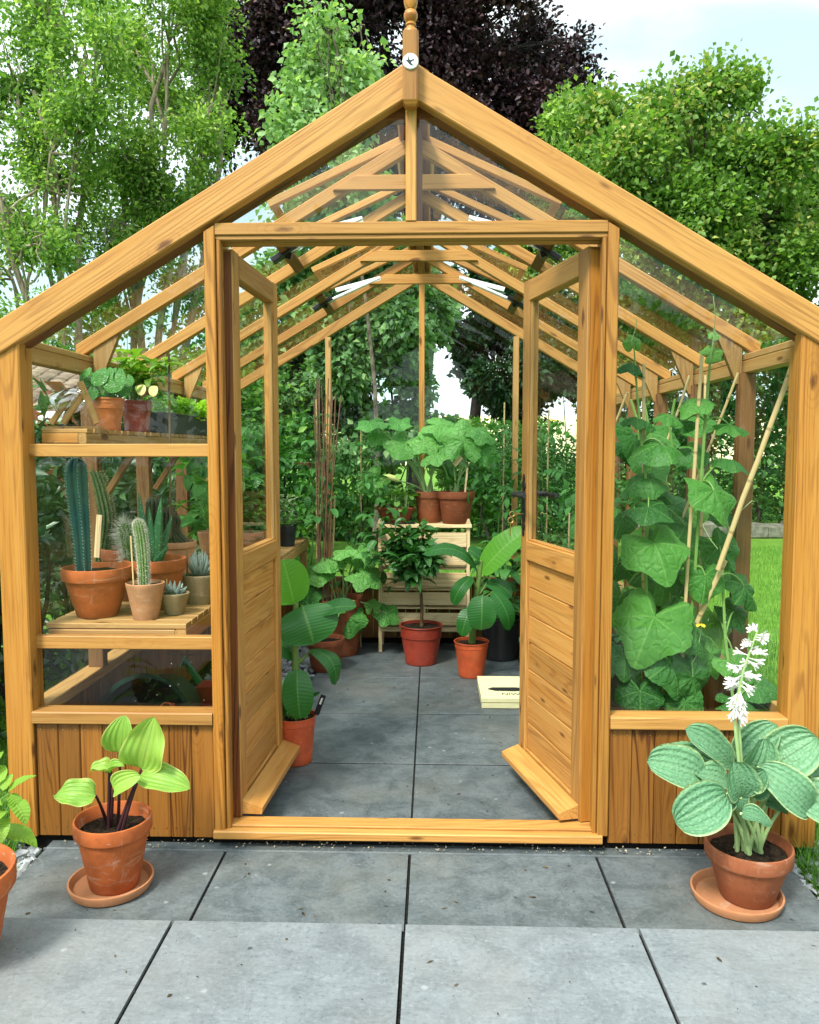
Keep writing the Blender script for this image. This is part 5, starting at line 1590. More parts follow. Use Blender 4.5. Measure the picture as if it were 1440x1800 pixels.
for (bx_, by_, tx, ty, w, dy) in [(258, 985, 244, 864, .026, .02), (272, 985, 284, 872, .027, -.02), (268, 980, 236, 905, .022, .05), (280, 982, 303, 905, .02, .03), (270, 985, 262, 890, .022, -.03), (275, 988, 296, 960, .016, -.06), (262, 985, 250, 930, .018, -.05)]:
    spike(m, at_y(bx_, by_, c.y + dy * .5) , at_y(tx, ty, c.y + dy), w)
m.build("leaves", K_ALOE, t)
m = MB(); sm = MB()
cactus(m, [at_y(232, 985, c.y + .02), at_y(228, 955, c.y + .02), at_y(222, 930, c.y + .02)], [.024, .029, .026], 11, .15, 4, None, sm, .045, 5, 12, 1.1)
kc_ = m.build("hairy_cactus", K_PALE, t); sm.build("spines", M_SPW, kc_)
gp("label_stick", W_PALE, lambda m: beam(m, at_y(283, 990, c.y), at_y(276, 938, c.y), .006, .003, (0, 1, 0), .0008), t)
# small white woolly column in front
c = Vector((-.918, 2.69, BZ))
t, s0 = potted("potted_cactus", "slim woolly white cactus leaning left in a small chalky terracotta pot with a label stick", "cactus", c, .042, .065, .126, .018, M_TERRA_PALE, 'thin', group=gC, soil=.9)
m = MB(); sm = MB()
cactus(m, px_pts([(254, 1034), (253, 995), (250, 955), (246, 930), (244, 922)], 2.69), [.017, .019, .020, .0205, .019], 13, .16, 4, None, sm, .0085, 7, 26)
kc_ = m.build("column", K_PALE, t); sm.build("spines", M_SPW, kc_)
gp("label_stick", W_PALE, lambda m: beam(m, at_y(235, 1030, 2.68), at_y(230, 942, 2.68), .005, .003, (0, 1, 0), .0008), t)
# zebra haworthias
def haw(m, s, n, L, spread):
    for i in range(n):
        a = 2 * PI * i * .382; k = i / n
        e = Vector((math.cos(a) * spread * (1 - k * .75), math.sin(a) * spread * (1 - k * .75), L * (.55 + .45 * k)))
        spike(m, s + Vector((math.cos(a), math.sin(a), 0)) * .006, s + e, .010, .45, Vector((-e.x, -e.y, .0)) * -.15)
def zebmat():
    t = NT("zebra_striped_leaf"); v = t.geo()
    w = t.n('ShaderNodeTexWave', wave_type='BANDS', bands_direction='Z', i_Scale=95.0, i_Distortion=2.0); t.set(w.inputs['Vector'], v)
    c = t.mix(t.smooth(w.outputs['Fac'], .62, .8), (.018, .05, .045), (.45, .55, .50))
    return t.done(t.bsdf(c, .4, None, .4))
K_ZEB = zebmat()
c = Vector((-.842, 2.765, BZ))
t, s0 = potted("potted_haworthia", "tiny dark zebra haworthia in the smallest mossy pot at the bench edge", "succulent", c, .031, .052, .077, .014, M_TERRA_GREY, 'thin', group=gC, soil=.9)
gp("leaves", K_ZEB, lambda m: haw(m, s0, 11, .055, .045), t)
gp("label_stick", W_PALE, lambda m: beam(m, s0 + Vector((-.028, 0, -.01)), s0 + Vector((-.026, 0, .055)), .004, .003, (0, 1, 0), .0008), t)
c = Vector((-.812, 2.975, BZ))
t, s0 = potted("potted_haworthia", "white banded haworthia rosette in a grey mossy pot half behind the door post", "succulent", c, .052, .068, .110, .02, M_TERRA_GREY, 'thin', group=gC, soil=.92)
gp("leaves", K_ZEB, lambda m: haw(m, s0, 26, .105, .055), t)
gp("label_stick", M_CANEDK, lambda m: beam(m, s0 + Vector((-.045, -.01, -.01)), s0 + Vector((-.045, -.01, .10)), .005, .003, (0, 1, 0), .0008), t)
# dark bristly pair
c = Vector((-1.00, 3.28, BZ))
t, s0 = potted("potted_cactus", "pair of dark brown bristly cactus stems in a pale thick rimmed pot", "cactus", c, .060, .082, .200, .03, M_TERRA_PALE, 'roll', group=gC, soil=.93)
m = MB(); sm = MB()
cactus(m, [s0 + Vector((-.01, 0, -.01)), at_y(294, 930, 3.27), at_y(293, 905, 3.27)], [.028, .030, .026], 10, .2, 4, None, sm, .018, 6, 14)
cactus(m, [s0 + Vector((.035, .02, -.01)), at_y(306, 935, 3.30), at_y(308, 915, 3.30)], [.024, .026, .024], 10, .2, 4, None, sm, .018, 6, 12)
cactus(m, [s0 + Vector((-.04, .04, -.01)), at_y(272, 930, 3.36), at_y(270, 885, 3.36)], [.030, .034, .032], 11, .2, 4, None, sm, .015, 6, 16)
kc_ = m.build("column", K_DARK, t); sm.build("spines", M_SPB, kc_)
gp("cane", M_CANEDK, lambda m: tube(m, [at_y(300, 945, 3.22), at_y(299, 800, 3.2), at_y(297, 622, 3.16)], .0042, 7), t)
# pots at the back of the cactus group
c = Vector((-.95, 3.62, BZ)); 
t = thing("clay_pot", "upturned empty clay pot propping up a smaller pot at the back of the cacti", "pot", c)
gp("body", M_TERRA_DK, lambda m: lathe(m, [(.066, 0), (.069, .004), (.069, .03), (.062, .03), (.045, .105), (.001, .105)], c, 32), t)
c2 = c + Vector((0, 0, .106))
t, s0 = potted("potted_seedling", "wispy grass like seedling in a small lime streaked pot on an upturned pot", "potted plant", c2, .042, .058, .10, .02, M_TERRA_PALE, 'thin', group=gC)
def wisps(m, s, n, h, sp):
    for i in range(n):
        a = R.uniform(0, 6.28); r = R.uniform(.2, 1) * sp
        leaf(m, s + Vector((R.uniform(-.01, .01), R.uniform(-.01, .01), R.uniform(0, h * .3))), a, h * R.uniform(.5, 1.1), .0055, w_lance, rad(R.uniform(55, 88)), rad(R.uniform(10, 80)), .2, 0, 0, 0, 6, 2)
gp("leaves", L_SEED, lambda m: wisps(m, s0, 60, .17, .06), t)
c = Vector((-.86, 3.95, BZ))
t, s0 = potted("potted_seedling", "leafy seedling in a dark terracotta pot at the back of the bench", "potted plant", c, .07, .095, .17, .035, M_TERRA_DK, group=gC)
gp("leaves", L_TOM, lambda m: [leaf(m, s0 + Vector((R.uniform(-.05, .05), R.uniform(-.05, .05), R.uniform(.0, .25))), R.uniform(0, 6.28), R.uniform(.07, .12), .045, w_ovate, rad(R.uniform(10, 50)), rad(60), .2) for _ in range(34)], t)

# ------------------------------------------------------------------ upper shelf
UZ = 1.3685
js = thing("germinating_jar", "glass sprouting jar tipped in a small wooden A frame stand on the upper shelf", "jar stand", (-1.15, 2.74, UZ))
Yj = 2.705
ap = at_y(140, 674, Yj)
def f(m):
    for dy in (0, 1):
        o = Vector((-.055, .03, 0)) * (1 if dy else 0)
        if not dy: beam(m, at_y(171, 744, Yj), at_y(141, 671, Yj), .012, .020, (1, 0, 0), .0015)
        beam(m, at_y(108, 744, Yj) + o + Vector((0, .013, 0)), at_y(142, 693, Yj) + o + Vector((0, .013, 0)), .012, .020, (1, 0, 0), .0015)
    z = UZ + .007
    bx(m, at_y(108, 744, Yj).x, at_y(168, 744, Yj).x, Yj + .02, Yj + .075, UZ, UZ + .011, 'x', .0015)
    bx(m, at_y(80, 744, Yj).x, at_y(104, 744, Yj).x, Yj + .0, Yj + .09, UZ, UZ + .011, 'y', .0015)
gp("frame", W_SLAT, f, js)
def jarmat():
    t = NT("jar_glass")
    lw = t.n('ShaderNodeLayerWeight'); lw.inputs[0].default_value = .55
    fac = t.math('ADD', .24, t.math('MULTIPLY', t.math('POWER', lw.outputs['Facing'], 1.6), .70), clamp=True)
    tr = t.n('ShaderNodeBsdfTransparent'); tr.inputs[0].default_value = (.93, .95, .95, 1)
    gl = t.n('ShaderNodeBsdfGlossy'); gl.inputs['Roughness'].default_value = .06
    mx = t.n('ShaderNodeMixShader'); t.set(mx.inputs[0], fac); t.t.links.new(tr.outputs[0], mx.inputs[1]); t.t.links.new(gl.outputs[0], mx.inputs[2])
    return t.done(mx.outputs[0])
M_JAR = jarmat()
tl = Matrix.Rotation(rad(62), 3, 'Y') @ Matrix.Rotation(rad(-18), 3, 'X')
jc = at_y(100, 716, Yj + .045)
gp("jar", M_JAR, lambda m: lathe(m, [(.001, -.01), (.034, -.008), (.041, 0), (.043, .01), (.043, .065), (.036, .082), (.030, .088), (.030, .1), (.033, .1), (.033, .112), (.001, .113)], jc, 32, 0, tl), js)
gp("mesh_lid", M_STEEL, lambda m: lathe(m, [(.0335, .098), (.0345, .1), (.0345, .114), (.001, .115)], jc, 32, 0, tl), js)
gp("screw", M_BRASS, lambda m: tube(m, [at_y(149, 690, Yj - .012), at_y(149, 690, Yj - .016)], .0045, 12), js)
def text(body, size, loc, rot, mat, parent, name="lettering", ext=.0004, align='LEFT'):
    cu = bpy.data.curves.new(name, 'FONT'); cu.body = body; cu.size = size; cu.extrude = ext; cu.align_x = align
    ob = bpy.data.objects.new(name, cu); COL.objects.link(ob)
    dg = bpy.context.evaluated_depsgraph_get()
    me = bpy.data.meshes.new_from_object(ob.evaluated_get(dg))
    bpy.data.objects.remove(ob)
    o = bpy.data.objects.new(name, me); COL.objects.link(o)
    me.materials.clear(); me.materials.append(mat)
    o.location = Vector(loc); o.rotation_euler = rot
    attach(o, parent)
    return o
text("Germinator", .0125, at_y(113, 689, Yj - .002), (rad(90), 0, 0), M_BLKINK, js)

def ring_leaves(m, s, n, h0, h1, L, W, prof=w_ovate, spread=.05, p0=10, p1=60, curl=60, **k):
    for i in range(n):
        a = R.uniform(0, 6.28); r = R.uniform(.1, 1) * spread
        leaf(m, s + Vector((math.cos(a) * r, math.sin(a) * r, R.uniform(h0, h1))), a + R.gauss(0, .5), L * R.uniform(.7, 1.2), W * R.uniform(.75, 1.2), prof, rad(R.uniform(p0, p1)), rad(curl * R.uniform(.6, 1.4)), .2, 0, .02, R.gauss(0, .2), 7, 4, **k)

c = Vector((-1.140, 2.96, UZ))
t, s0 = potted("potted_pilea", "round leaved pilea in a tan plastic pot beside the wooden jar stand", "potted plant", c, .044, .060, .122, .022, M_PLPOT_MID, 'plastic', soil=.93)
ms = MB(); m = MB()
for (px, py, r, nx, nz) in [(152, 667, 17, -.3, .5), (175, 662, 18, -.2, .6), (172, 677, 13, -.1, .2), (200, 672, 19, .1, .4), (215, 680, 18, .4, .5), (162, 690, 14, -.4, .3), (190, 692, 13, 0, .3), (186, 655, 15, 0, .8), (205, 655, 14, .2, .9), (222, 668, 14, .4, .7), (150, 655, 13, -.5, .8), (178, 700, 12, 0, .4)]:
    b = at_y(px, py, 2.94 + R.uniform(-.05, .06)); tube(ms, curve_pts(s0, b, (0, 0, .01), 5), .0014, 5)
    pleaf(m, b, (b.x - s0.x, -.3, -.4), (nx, -1, nz), r / 455.0, o_round, .10, .03, 0, 26, 4)
ms.build("stalks", S_PALE, t); m.build("leaves", L_PILEA, t)
c = Vector((-1.137, 3.24, UZ))
t, s0 = potted("potted_pepper", "bushy lime green pepper plant in a glossy brown red plastic pot on the upper shelf", "potted plant", c, .048, .062, .128, .024, M_PLPOT_DK, 'plastic', soil=.93)
ms = MB(); m = MB()
for i in range(16):
    e = at_y(R.uniform(188, 295), R.uniform(618, 680), 3.24 + R.uniform(-.1, .1)); q = curve_pts(s0, e, (0, 0, .02), 6); tube(ms, q, [.003, .003, .0025, .002, .002, .0015, .001], 5)
    for k in range(8):
        leaf(m, q[R.randint(3, 6)], R.uniform(0, 6.28), R.uniform(.06, .11), R.uniform(.026, .040), w_ovate, rad(R.uniform(-10, 45)), rad(R.uniform(30, 80)), .25, 0, .03, R.gauss(0, .2), 8, 4)
ms.build("stems", S_GREEN, t); m.build("leaves", L_LIME, t)
mf = MB()
for (px, py) in [(250, 688), (271, 690)]:
    leaf(mf, at_y(px, py - 12, 3.15), rad(-80), .055, .036, w_oval, rad(-40), rad(40), .2)
mf.build("faded_leaf", M_FADED, t)
tr_ = thing("seed_tray", "long black seed tray of frilly lime lettuce and small seedlings on the upper shelf", "seed tray", (-1.14, 3.8, UZ))
def f(m):
    x0, x1, y0, y1, h = -1.205, -1.075, 3.40, 4.22, .085
    for a in ((x0, x0 + .006, y0, y1), (x1 - .006, x1, y0, y1)): bx(m, a[0], a[1], a[2], a[3], UZ, UZ + h, 'y', .002)
    for a in ((x0 + .006, x1 - .006, y0, y0 + .006), (x0 + .006, x1 - .006, y1 - .006, y1)): bx(m, a[0], a[1], a[2], a[3], UZ, UZ + h, 'x', .002)
    bx(m, x0 - .006, x1 + .006, y0 - .006, y0 + .001, UZ + h, UZ + h + .006, 'x', .002); bx(m, x1 - .001, x1 + .007, y0, y1, UZ + h, UZ + h + .006, 'y', .002)
gp("tray", M_BLKPL, f, tr_)
gp("soil", M_SOIL, lambda m: bed(m, -1.199, -1.081, 3.406, 4.214, UZ + .068, 8, 30, .006), tr_)
def f(m):
    for _ in range(420):
        p = Vector((R.uniform(-1.20, -1.07), R.uniform(3.72, 4.22), UZ + .07 + R.uniform(0, .075)))
        leaf(m, p, R.uniform(0, 6.28), R.uniform(.03, .06), R.uniform(.025, .04), w_oval, rad(R.uniform(20, 85)), rad(R.uniform(10, 90)), .2, 0, .14, R.gauss(0, .3), 5, 4, wk=2.5)
gp("lettuce", L_LETT, f, tr_)
gp("seedlings", L_SEED, lambda m: [leaf(m, Vector((R.uniform(-1.2, -1.08), R.uniform(3.42, 3.74), UZ + .07 + R.uniform(0, .10))), R.uniform(0, 6.28), R.uniform(.02, .05), R.uniform(.014, .025), w_oval, rad(R.uniform(0, 70)), rad(50), .2, 0, .03) for _ in range(150)], tr_)

# ------------------------------------------------------------------ under the bench
c = Vector((-1.06, 3.16, .11))
tb = thing("plastic_tub", "dark green plastic tub lying on its side under the bench", "tub", c)
tl2 = Matrix.Rotation(rad(82), 3, 'X')
gp("body", M_DKGREEN, lambda m: lathe(m, [(.001, .0), (.155, .0), (.180, .25), (.19, .253), (.19, .262), (.172, .262), (.15, .01), (.001, .01)], c + Vector((0, .12, .085)), 36, 0, tl2), tb)
wc = thing("watering_can", "bright green plastic watering can under the bench near the door", "watering can", (-.83, 3.72, -.012))
cw = Vector((-.80, 3.66, -.012))
wb_ = gp("body", M_GREENPL, lambda m: lathe(m, [(.001, 0), (.10, 0), (.105, .01), (.10, .22), (.085, .27), (.07, .29), (.07, .30), (.06, .30), (.06, .27)], cw, 32), wc)
gp("spout", M_GREENPL, lambda m: tube(m, [cw + Vector((-.09, 0, .06)), cw + Vector((-.2, -.03, .2)), cw + Vector((-.27, -.05, .32)), cw + Vector((-.29, -.055, .33))], [.03, .02, .014, .035], 12), wc)
gp("handle", M_GREENPL, lambda m: tube(m, [cw + Vector((.06, 0, .26)), cw + Vector((.02, 0, .42)), cw + Vector((.10, 0, .47)), cw + Vector((.16, 0, .38)), cw + Vector((.11, 0, .08))], .014, 10), wc)
gp("sticker", M_WLET, lambda m: bx(m, cw.x - .052, cw.x - .030, cw.y - .0985, cw.y - .093, .17, .24, 'z', .001), wb_)
fb = thing("fertiliser_box", "dark red fertiliser carton with white lettering and a blue panel under the bench", "carton", (-.84, 3.3, -.012))
ct_ = gp("carton", M_RED, lambda m: bx(m, -.935, -.735, 3.30, 3.40, -.012, .290, 'z', .003), fb)
gp("blue_panel", M_BLUE, lambda m: bx(m, -.932, -.87, 3.2975, 3.2995, .10, .185, 'x', .0005), ct_)
gp("pale_panel", M_WLET, lambda m: m.add([(-.835 + .045 * math.cos(a), 3.2985, .185 + .022 * math.sin(a)) for a in [k * PI / 12 for k in range(24)]], [list(range(24))]), ct_)
text("Fish, Blood", .036, (-.868, 3.2985, .232), (rad(90), 0, 0), M_WLET, ct_)
hp = thing("wire_hoop", "rusty wire plant hoop hanging under the bench", "wire hoop", (-.95, 3.35, .44))
gp("ring", M_TWIG, lambda m: tube(m, [Vector((-.955 + .125 * math.cos(a), 3.42 + .16 * math.sin(a), .42 + .02 * math.cos(a * 1.3))) for a in [2 * PI * k / 30 for k in range(31)]], .0022, 5, cap=False), hp)
gp("hook", M_TWIG, lambda m: (tube(m, [(-.955, 3.58, .43), (-.955, 3.58, .648)], .002, 5), tube(m, [(-.955, 3.26, .42), (-.955, 3.3, .70)], .002, 5)), hp)
sh = thing("crumpled_sheet", "crumpled dark green plastic sheet heaped under the bench", "plastic sheet", (-1.0, 2.95, -.012))
def f(m):
    n = 26; vs = []
    for j in range(n + 1):
        for i in range(n + 1):
            x = -1.10 + .36 * i / n; y = 2.66 + .36 * j / n; e = min(i, n - i, j, n - j) / n * 2
            z = .012 + .47 * (e ** .6) * (.75 + .35 * noise.noise(Vector((x * 11, y * 11, 1)))) + .04 * noise.noise(Vector((x * 35, y * 35, 4)))
            vs.append((x, y, max(z, -.01)))
    m.add(vs, [[j * (n + 1) + i, j * (n + 1) + i + 1, (j + 1) * (n + 1) + i + 1, (j + 1) * (n + 1) + i] for j in range(n) for i in range(n)], 0, None, True)
gp("sheet", M_DKGREEN, f, sh)
cp = at_y(296, 1244, 2.80)
rp = thing("clay_pot", "tiny terracotta pot lying on the crumpled green sheet", "pot", cp)
gp("body", M_TERRA, lambda m: lathe(m, [(.001, .0), (.016, .0), (.021, .045), (.024, .045), (.024, .055), (.02, .055), (.017, .012), (.001, .01)], cp + Vector((0, .03, -.006)), 24, 0, Matrix.Rotation(rad(80), 3, 'X')), rp)

# ------------------------------------------------------------------ floor of the greenhouse
# banana by the left door
def banana(t, s0, stem_top, leaves, Y, sc, r=.014, lit=()):
    ms = MB(); tube(ms, curve_pts(s0 + Vector((0, 0, -.02)), stem_top, (0, 0, 0), 6, .003), [r * 1.25, r * 1.15, r * 1.1, r, r * .9, r * .8, r * .6], 10)
    for i, (b_, tp_, wp, dy, nr, bow, fo) in enumerate(leaves):
        bp = at_y(b_[0], b_[1], Y + dy); e_ = at_y(tp_[0], tp_[1], Y + dy + (-.04 if bow >= 0 else .04))
        ax = s0.lerp(stem_top, min(1, max(.25, (bp.z - s0.z) / max(.05, stem_top.z - s0.z) * .8)))
        tube(ms, curve_pts(ax, bp, (0, 0, -.01), 5), [.010, .009, .008, .006, .005, .004], 7)
        m = MB(); leaf3(m, bp, e_, nr, wp / sc, w_paddle, abs(bow), fo, .05, .02, 18, 10); m.build("leaf", L_BANLIT if i in lit else L_BANANA, t)
    ms.build("stem", S_BANANA, t)
c = Vector((-.500, 3.225, .001))
t, s0 = potted("potted_banana", "young banana plant in an orange red pot with a black label by the left door", "potted plant", c, .070, .090, .200, .035, M_PLPOT, 'plastic', soil=.90, group="young banana plants")
banana(t, s0, at_y(521, 1060, 3.22), [((517, 1062), (497, 984), 78, .03, (.35, -.9, .2), .04, -.1), ((531, 1064), (552, 1132), 112, -.02, (-.05, -.7, .8), .16, -.12), ((555, 1082), (627, 1066), 42, .02, (0, -.6, 1), .10, .1),
    ((546, 1142), (590, 1204), 50, .0, (.75, -.4, .6), .30, -.1), ((522, 1176), (528, 1264), 56, -.06, (0, -1, .25), .12, -.1), ((516, 1152), (482, 1128), 44, .02, (-.2, -.6, .8), .15, -.1), ((514, 1195), (486, 1262), 44, .0, (-.3, -.9, .4), .15, -.1), ((540, 1236), (563, 1218), 12, 0, (0, -.6, 1), .1, .1)], 3.22, 424, .015, lit=(0,))
lb_ = gp("label", M_BLKPL, lambda m: beam(m, at_y(556, 1256, 3.2), at_y(569, 1222, 3.17), .022, .002, (0, 1, .2), .0005), t)
gp("label_print", M_WLET, lambda m: beam(m, at_y(562.6, 1238, 3.183), at_y(566.8, 1227, 3.173), .008, .0012, (0, 1, .2), .0002), lb_)
gp("weeds", L_SEED, lambda m: ring_leaves(m, s0, 26, .0, .03, .04, .016, w_ovate, .05), t)

# squash plants in pots left rear
def squash(t, s0, lst, Y, sc, mat=None, stemmat=None):
    ms = MB()
    for (px, py, r, tx, tz, nx, ny, nz, dr) in lst:
        b = at_y(px, py, Y + R.uniform(-.08, .05)); tube(ms, curve_pts(s0 + Vector((R.uniform(-.04, .04), R.uniform(-.03, .03), 0)), b, Vector((b.x - s0.x, b.y - s0.y, 0)) * -.1 + Vector((0, 0, .03)), 7), [.008, .007, .006, .0055, .005, .0045, .004, .0035], 7)
        add_pleaf(t, mat or L_SQUASH, b, (tx, -.5, tz), (nx, ny, nz), r * R.uniform(.78, .95) / sc, o_squash, dr, .09, .05, 40, 6)
    ms.build("stalks", stemmat or S_PALE, t)
c = Vector((-.52, 5.0, .001))
t, s0 = potted("potted_squash", "squash plant with broad leaves in a large dark pot left of the crate stand", "potted plant", c, .12, .165, .36, .05, M_TERRA_DK, group="squash plants in pots")
squash(t, s0, [(578, 985, 38, -1, -.1, 0, -.5, 1, .35), (628, 972, 32, .2, -.9, 0, -1, .7, .4), (605, 968, 28, -.6, .1, -.2, -.3, 1, .3), (652, 972, 34, .8, .2, .3, -.5, 1, .35), (640, 1008, 46, 1, -.3, .1, -.7, .9, .35),
               (560, 1005, 36, -1, -.3, -.2, -.8, .8, .35), (611, 1085, 45, .1, -1, 0, -1, .45, .3), (585, 1070, 28, -.5, .2, 0, -.5, 1, .3), (680, 1078, 30, 1, -.3, .2, -.8, .7, .3), (655, 1065, 20, 0, .6, 0, -.8, .5, .3), (545, 1040, 36, -1, -.4, -.2, -.8, .7, .3)], 4.86, 285)
gp("cane", M_CANE, lambda m: tube(m, [s0 + Vector((-.05, -.03, -.05)), at_y(589, 870, 4.95)], .005, 6), t)
c = Vector((-.56, 4.62, .001))
t, s0 = potted("clay_pot", "plain terracotta pot standing under the squash leaves", "pot", c, .085, .115, .19, .035, M_TERRA_DK)

# citrus
c = Vector((.004, 4.78, .001))
t, s0 = potted("citrus_tree", "small glossy leaved citrus tree in a ribbed pot in the middle of the path", "potted tree", c, .095, .130, .238, .07, M_PLPOT_DK, 'plastic', soil=.93)
gp("pot_bands", M_PLPOT_DK, lambda m: [lathe(m, [(.118 + .0 * k, .165 + .014 * k), (.1245, .168 + .014 * k), (.1245, .172 + .014 * k), (.118, .175 + .014 * k)], c, 40) for k in range(2)], t)
ms = MB(); m = MB(); top = at_y(737, 1015, 4.78)
tube(ms, curve_pts(s0 + Vector((0, 0, -.03)), top, (.008, 0, 0), 7, .002), [.012, .0115, .011, .0105, .010, .010, .0095, .009], 9)
for i in range(58):
    a = R.uniform(0, 6.28); e = at_y(727, 968, 4.78) + Vector((R.gauss(0, .10), R.gauss(0, .09), R.gauss(0, .085)))
    q = curve_pts(top + Vector((0, 0, R.uniform(-.03, .06))), e, (0, 0, .01), 5); tube(ms, q, [.005, .004, .0035, .003, .002, .0015], 5)
    for k in range(12):
        d = (e - top); az = math.atan2(d.y, d.x) + R.gauss(0, 1.1)
        leaf(m, q[R.randint(2, 5)] + Vector((R.gauss(0, .012), R.gauss(0, .012), R.gauss(0, .012))), az, R.uniform(.075, .12), R.uniform(.034, .054), w_ovate, rad(R.uniform(-30, 60)), rad(R.uniform(20, 70)), .3, 0, .02, R.gauss(0, .4), 7, 4)
ms.build("trunk", M_TWIG, t); m.build("leaves", L_CITRUS, t)

# second banana
c = Vector((.297, 4.507, .001))
t, s0 = potted("potted_banana", "smaller banana plant with one lime yellow leaf, beside the cream box", "potted plant", c, .072, .100, .205, .035, M_PLPOT, 'plastic', soil=.92, group="young banana plants")
banana(t, s0, at_y(846, 985, 4.5), [((846, 1008), (926, 930), 52, .0, (-.35, -.8, .5), .08, .15), ((838, 1000), (744, 974), 44, .0, (-.25, -.45, 1), .26, -.1), ((830, 1014), (797, 1064), 32, -.04, (-.5, -.8, .5), .2, -.1), ((848, 1046), (846, 1108), 52, -.1, (0, -1, .4), .14, -.1),
    ((828, 1066), (812, 1118), 32, -.08, (-.3, -1, .4), .14, -.1), ((866, 1040), (896, 1108), 36, -.06, (.4, -.9, .5), .2, -.1), ((848, 988), (822, 966), 30, .04, (-.2, -.6, .9), .12, .1), ((856, 1024), (900, 1050), 40, .03, (.2, -.6, .9), .2, -.1), ((860, 1000), (890, 990), 30, .08, (.2, -.5, .9), .15, .1)], 4.5, 305, .017, lit=(0,))
c = Vector((.50, 4.92, .001))
t, s0 = potted("potted_pepper", "dark leafy pepper plant in a black plastic pot behind the second banana", "potted plant", c, .11, .135, .26, .03, M_BLKPL, 'plastic')
gp("leaves", L_TOM, lambda m: ring_leaves(m, s0, 110, .05, .50, .12, .055, w_ovate, .16, -10, 50, 70), t)
gp("stem", S_DARKG, lambda m: tube(m, curve_pts(s0, s0 + Vector((0, 0, .55)), (.01, 0, 0), 5), .008, 6), t)

# cream box with pruners pictured on the lid
cbx = thing("cream_box", "flat cream carton with dark pruning shears on its lid, by the right door", "carton", (.52, 4.1, 0))
gp("base", M_CREAM, lambda m: bx(m, .322, .745, 3.925, 4.305, .001, .030, 'x', .003), cbx)
lid_ = gp("lid", M_CREAM, lambda m: bx(m, .319, .748, 3.922, 4.308, .0304, .058, 'x', .004), cbx)
def f(m):
    pts = [(.362, 4.06), (.385, 4.083), (.50, 4.086), (.57, 4.073), (.62, 4.068), (.70, 4.075), (.70, 4.05), (.62, 4.055), (.56, 4.044), (.50, 4.030), (.40, 4.034)]
    k = len(pts)
    m.add([(x, y, .0586) for x, y in pts] + [(x, y, .0625) for x, y in pts], [[k + i for i in reversed(range(k))]] + [[i, i + k, (i + 1) % k + k, (i + 1) % k] for i in range(k)])
gp("printed_shears", M_BLKINK, f, lid_)
text("NIWAKI", .046, (.425, 3.968, .0585), (0, 0, 0), M_BLKINK, lid_)

# ------------------------------------------------------------------ on the crate stand
TZ = .827
c = Vector((-.165, 5.135, TZ))
t, s0 = potted("seedling_bowl", "wide terracotta bowl of pale green seedlings on the left of the crate stand", "potted plant", c, .085, .128, .105, .022, M_TERRA_DK, 'roll', soil=.8)
gp("leaves", L_SEED, lambda m: ring_leaves(m, s0, 150, .0, .14, .062, .036, w_oval, .115, -5, 60, 60), t)
gp("stems", S_PALE, lambda m: [tube(m, [s0 + Vector((x, y, -.01)), s0 + Vector((x * 1.1, y * 1.1, R.uniform(.05, .13)))], .0015, 4) for x, y in [(R.uniform(-.09, .09), R.uniform(-.09, .09)) for _ in range(40)]], t)
gp("tray", M_BLKPL, lambda m: bx(m, -.275, -.04, 5.03, 5.05 + .2, TZ - .0005, TZ + .004, 'x', .001), t)
c = Vector((.222, 5.11, TZ))
t, s0 = potted("potted_squash", "young squash with upright leaves, right front pot on the crate stand", "potted plant", c, .085, .120, .205, .045, M_TERRA_DK, group="squash plants in pots")
squash(t, s0, [(792, 772, 30, -.3, .9, -.2, -.9, .5, .2), (815, 775, 46, .1, 1, .1, -1, .4, .15), (855, 790, 38, 1, .0, .4, -.9, .5, .25), (845, 760, 32, .7, .4, .3, -.6, .8, .3), (765, 800, 34, -1, .2, -.2, -.5, 1, .3)], 5.05, 272)
gp("sage_leaves", L_SQUASH, lambda m: [leaf(m, s0 + Vector((R.gauss(0, .03), R.gauss(0, .02), R.uniform(.02, .2))), R.uniform(0, 6.28), R.uniform(.10, .17), .06, w_ovate, rad(R.uniform(40, 75)), rad(50), .2) for _ in range(12)], t)
gp("label_stick", W_PALE, lambda m: beam(m, at_y(817, 870, 5.06), at_y(822, 822, 5.06), .012, .003, (0, 1, 0), .0006), t)
gp("wooden_tag", W_PALE, lambda m: beam(m, at_y(798, 818, 5.02), at_y(811, 803, 5.02), .03, .003, (0, 1, 0), .0006), t)
c = Vector((.052, 5.19, TZ))
t, s0 = potted("potted_squash", "squash with pale flat topped leaves in a dull brown pot behind the seedling bowl", "potted plant", c, .075, .10, .20, .04, M_TERRA_OLD, group="squash plants in pots")
squash(t, s0, [(700, 742, 32, .8, .3, 0, -.55, 1, .2), (652, 742, 38, -1, .1, -.1, -.4, 1, .25), (712, 778, 44, -.3, -.6, 0, -.9, .9, .2), (745, 775, 40, .6, -.4, 0, -.8, .8, .25), (775, 748, 38, .9, .2, .2, -.7, .9, .25),
               (665, 765, 26, -.4, -.6, 0, -.8, .7, .3), (655, 842, 44, -.7, -.4, -.1, -1, .7, .25), (790, 785, 30, .7, -.4, .1, -.9, .6, .3), (680, 775, 30, -.6, -.3, 0, -.7, .9, .3), (765, 800, 30, .2, -.7, 0, -.9, .5, .3)], 5.1, 272)
gp("fruit", M_COURG, lambda m: tube(m, [at_y(674, 839, 5.08), at_y(682, 838, 5.06), at_y(694, 841, 5.06), at_y(700, 845, 5.07)], [.010, .019, .019, .011], 12), t)
gp("stake", M_BLKPL, lambda m: bx(m, -.085, -.065, 5.255, 5.275, TZ - .3, TZ + .45, 'z', .002), t)

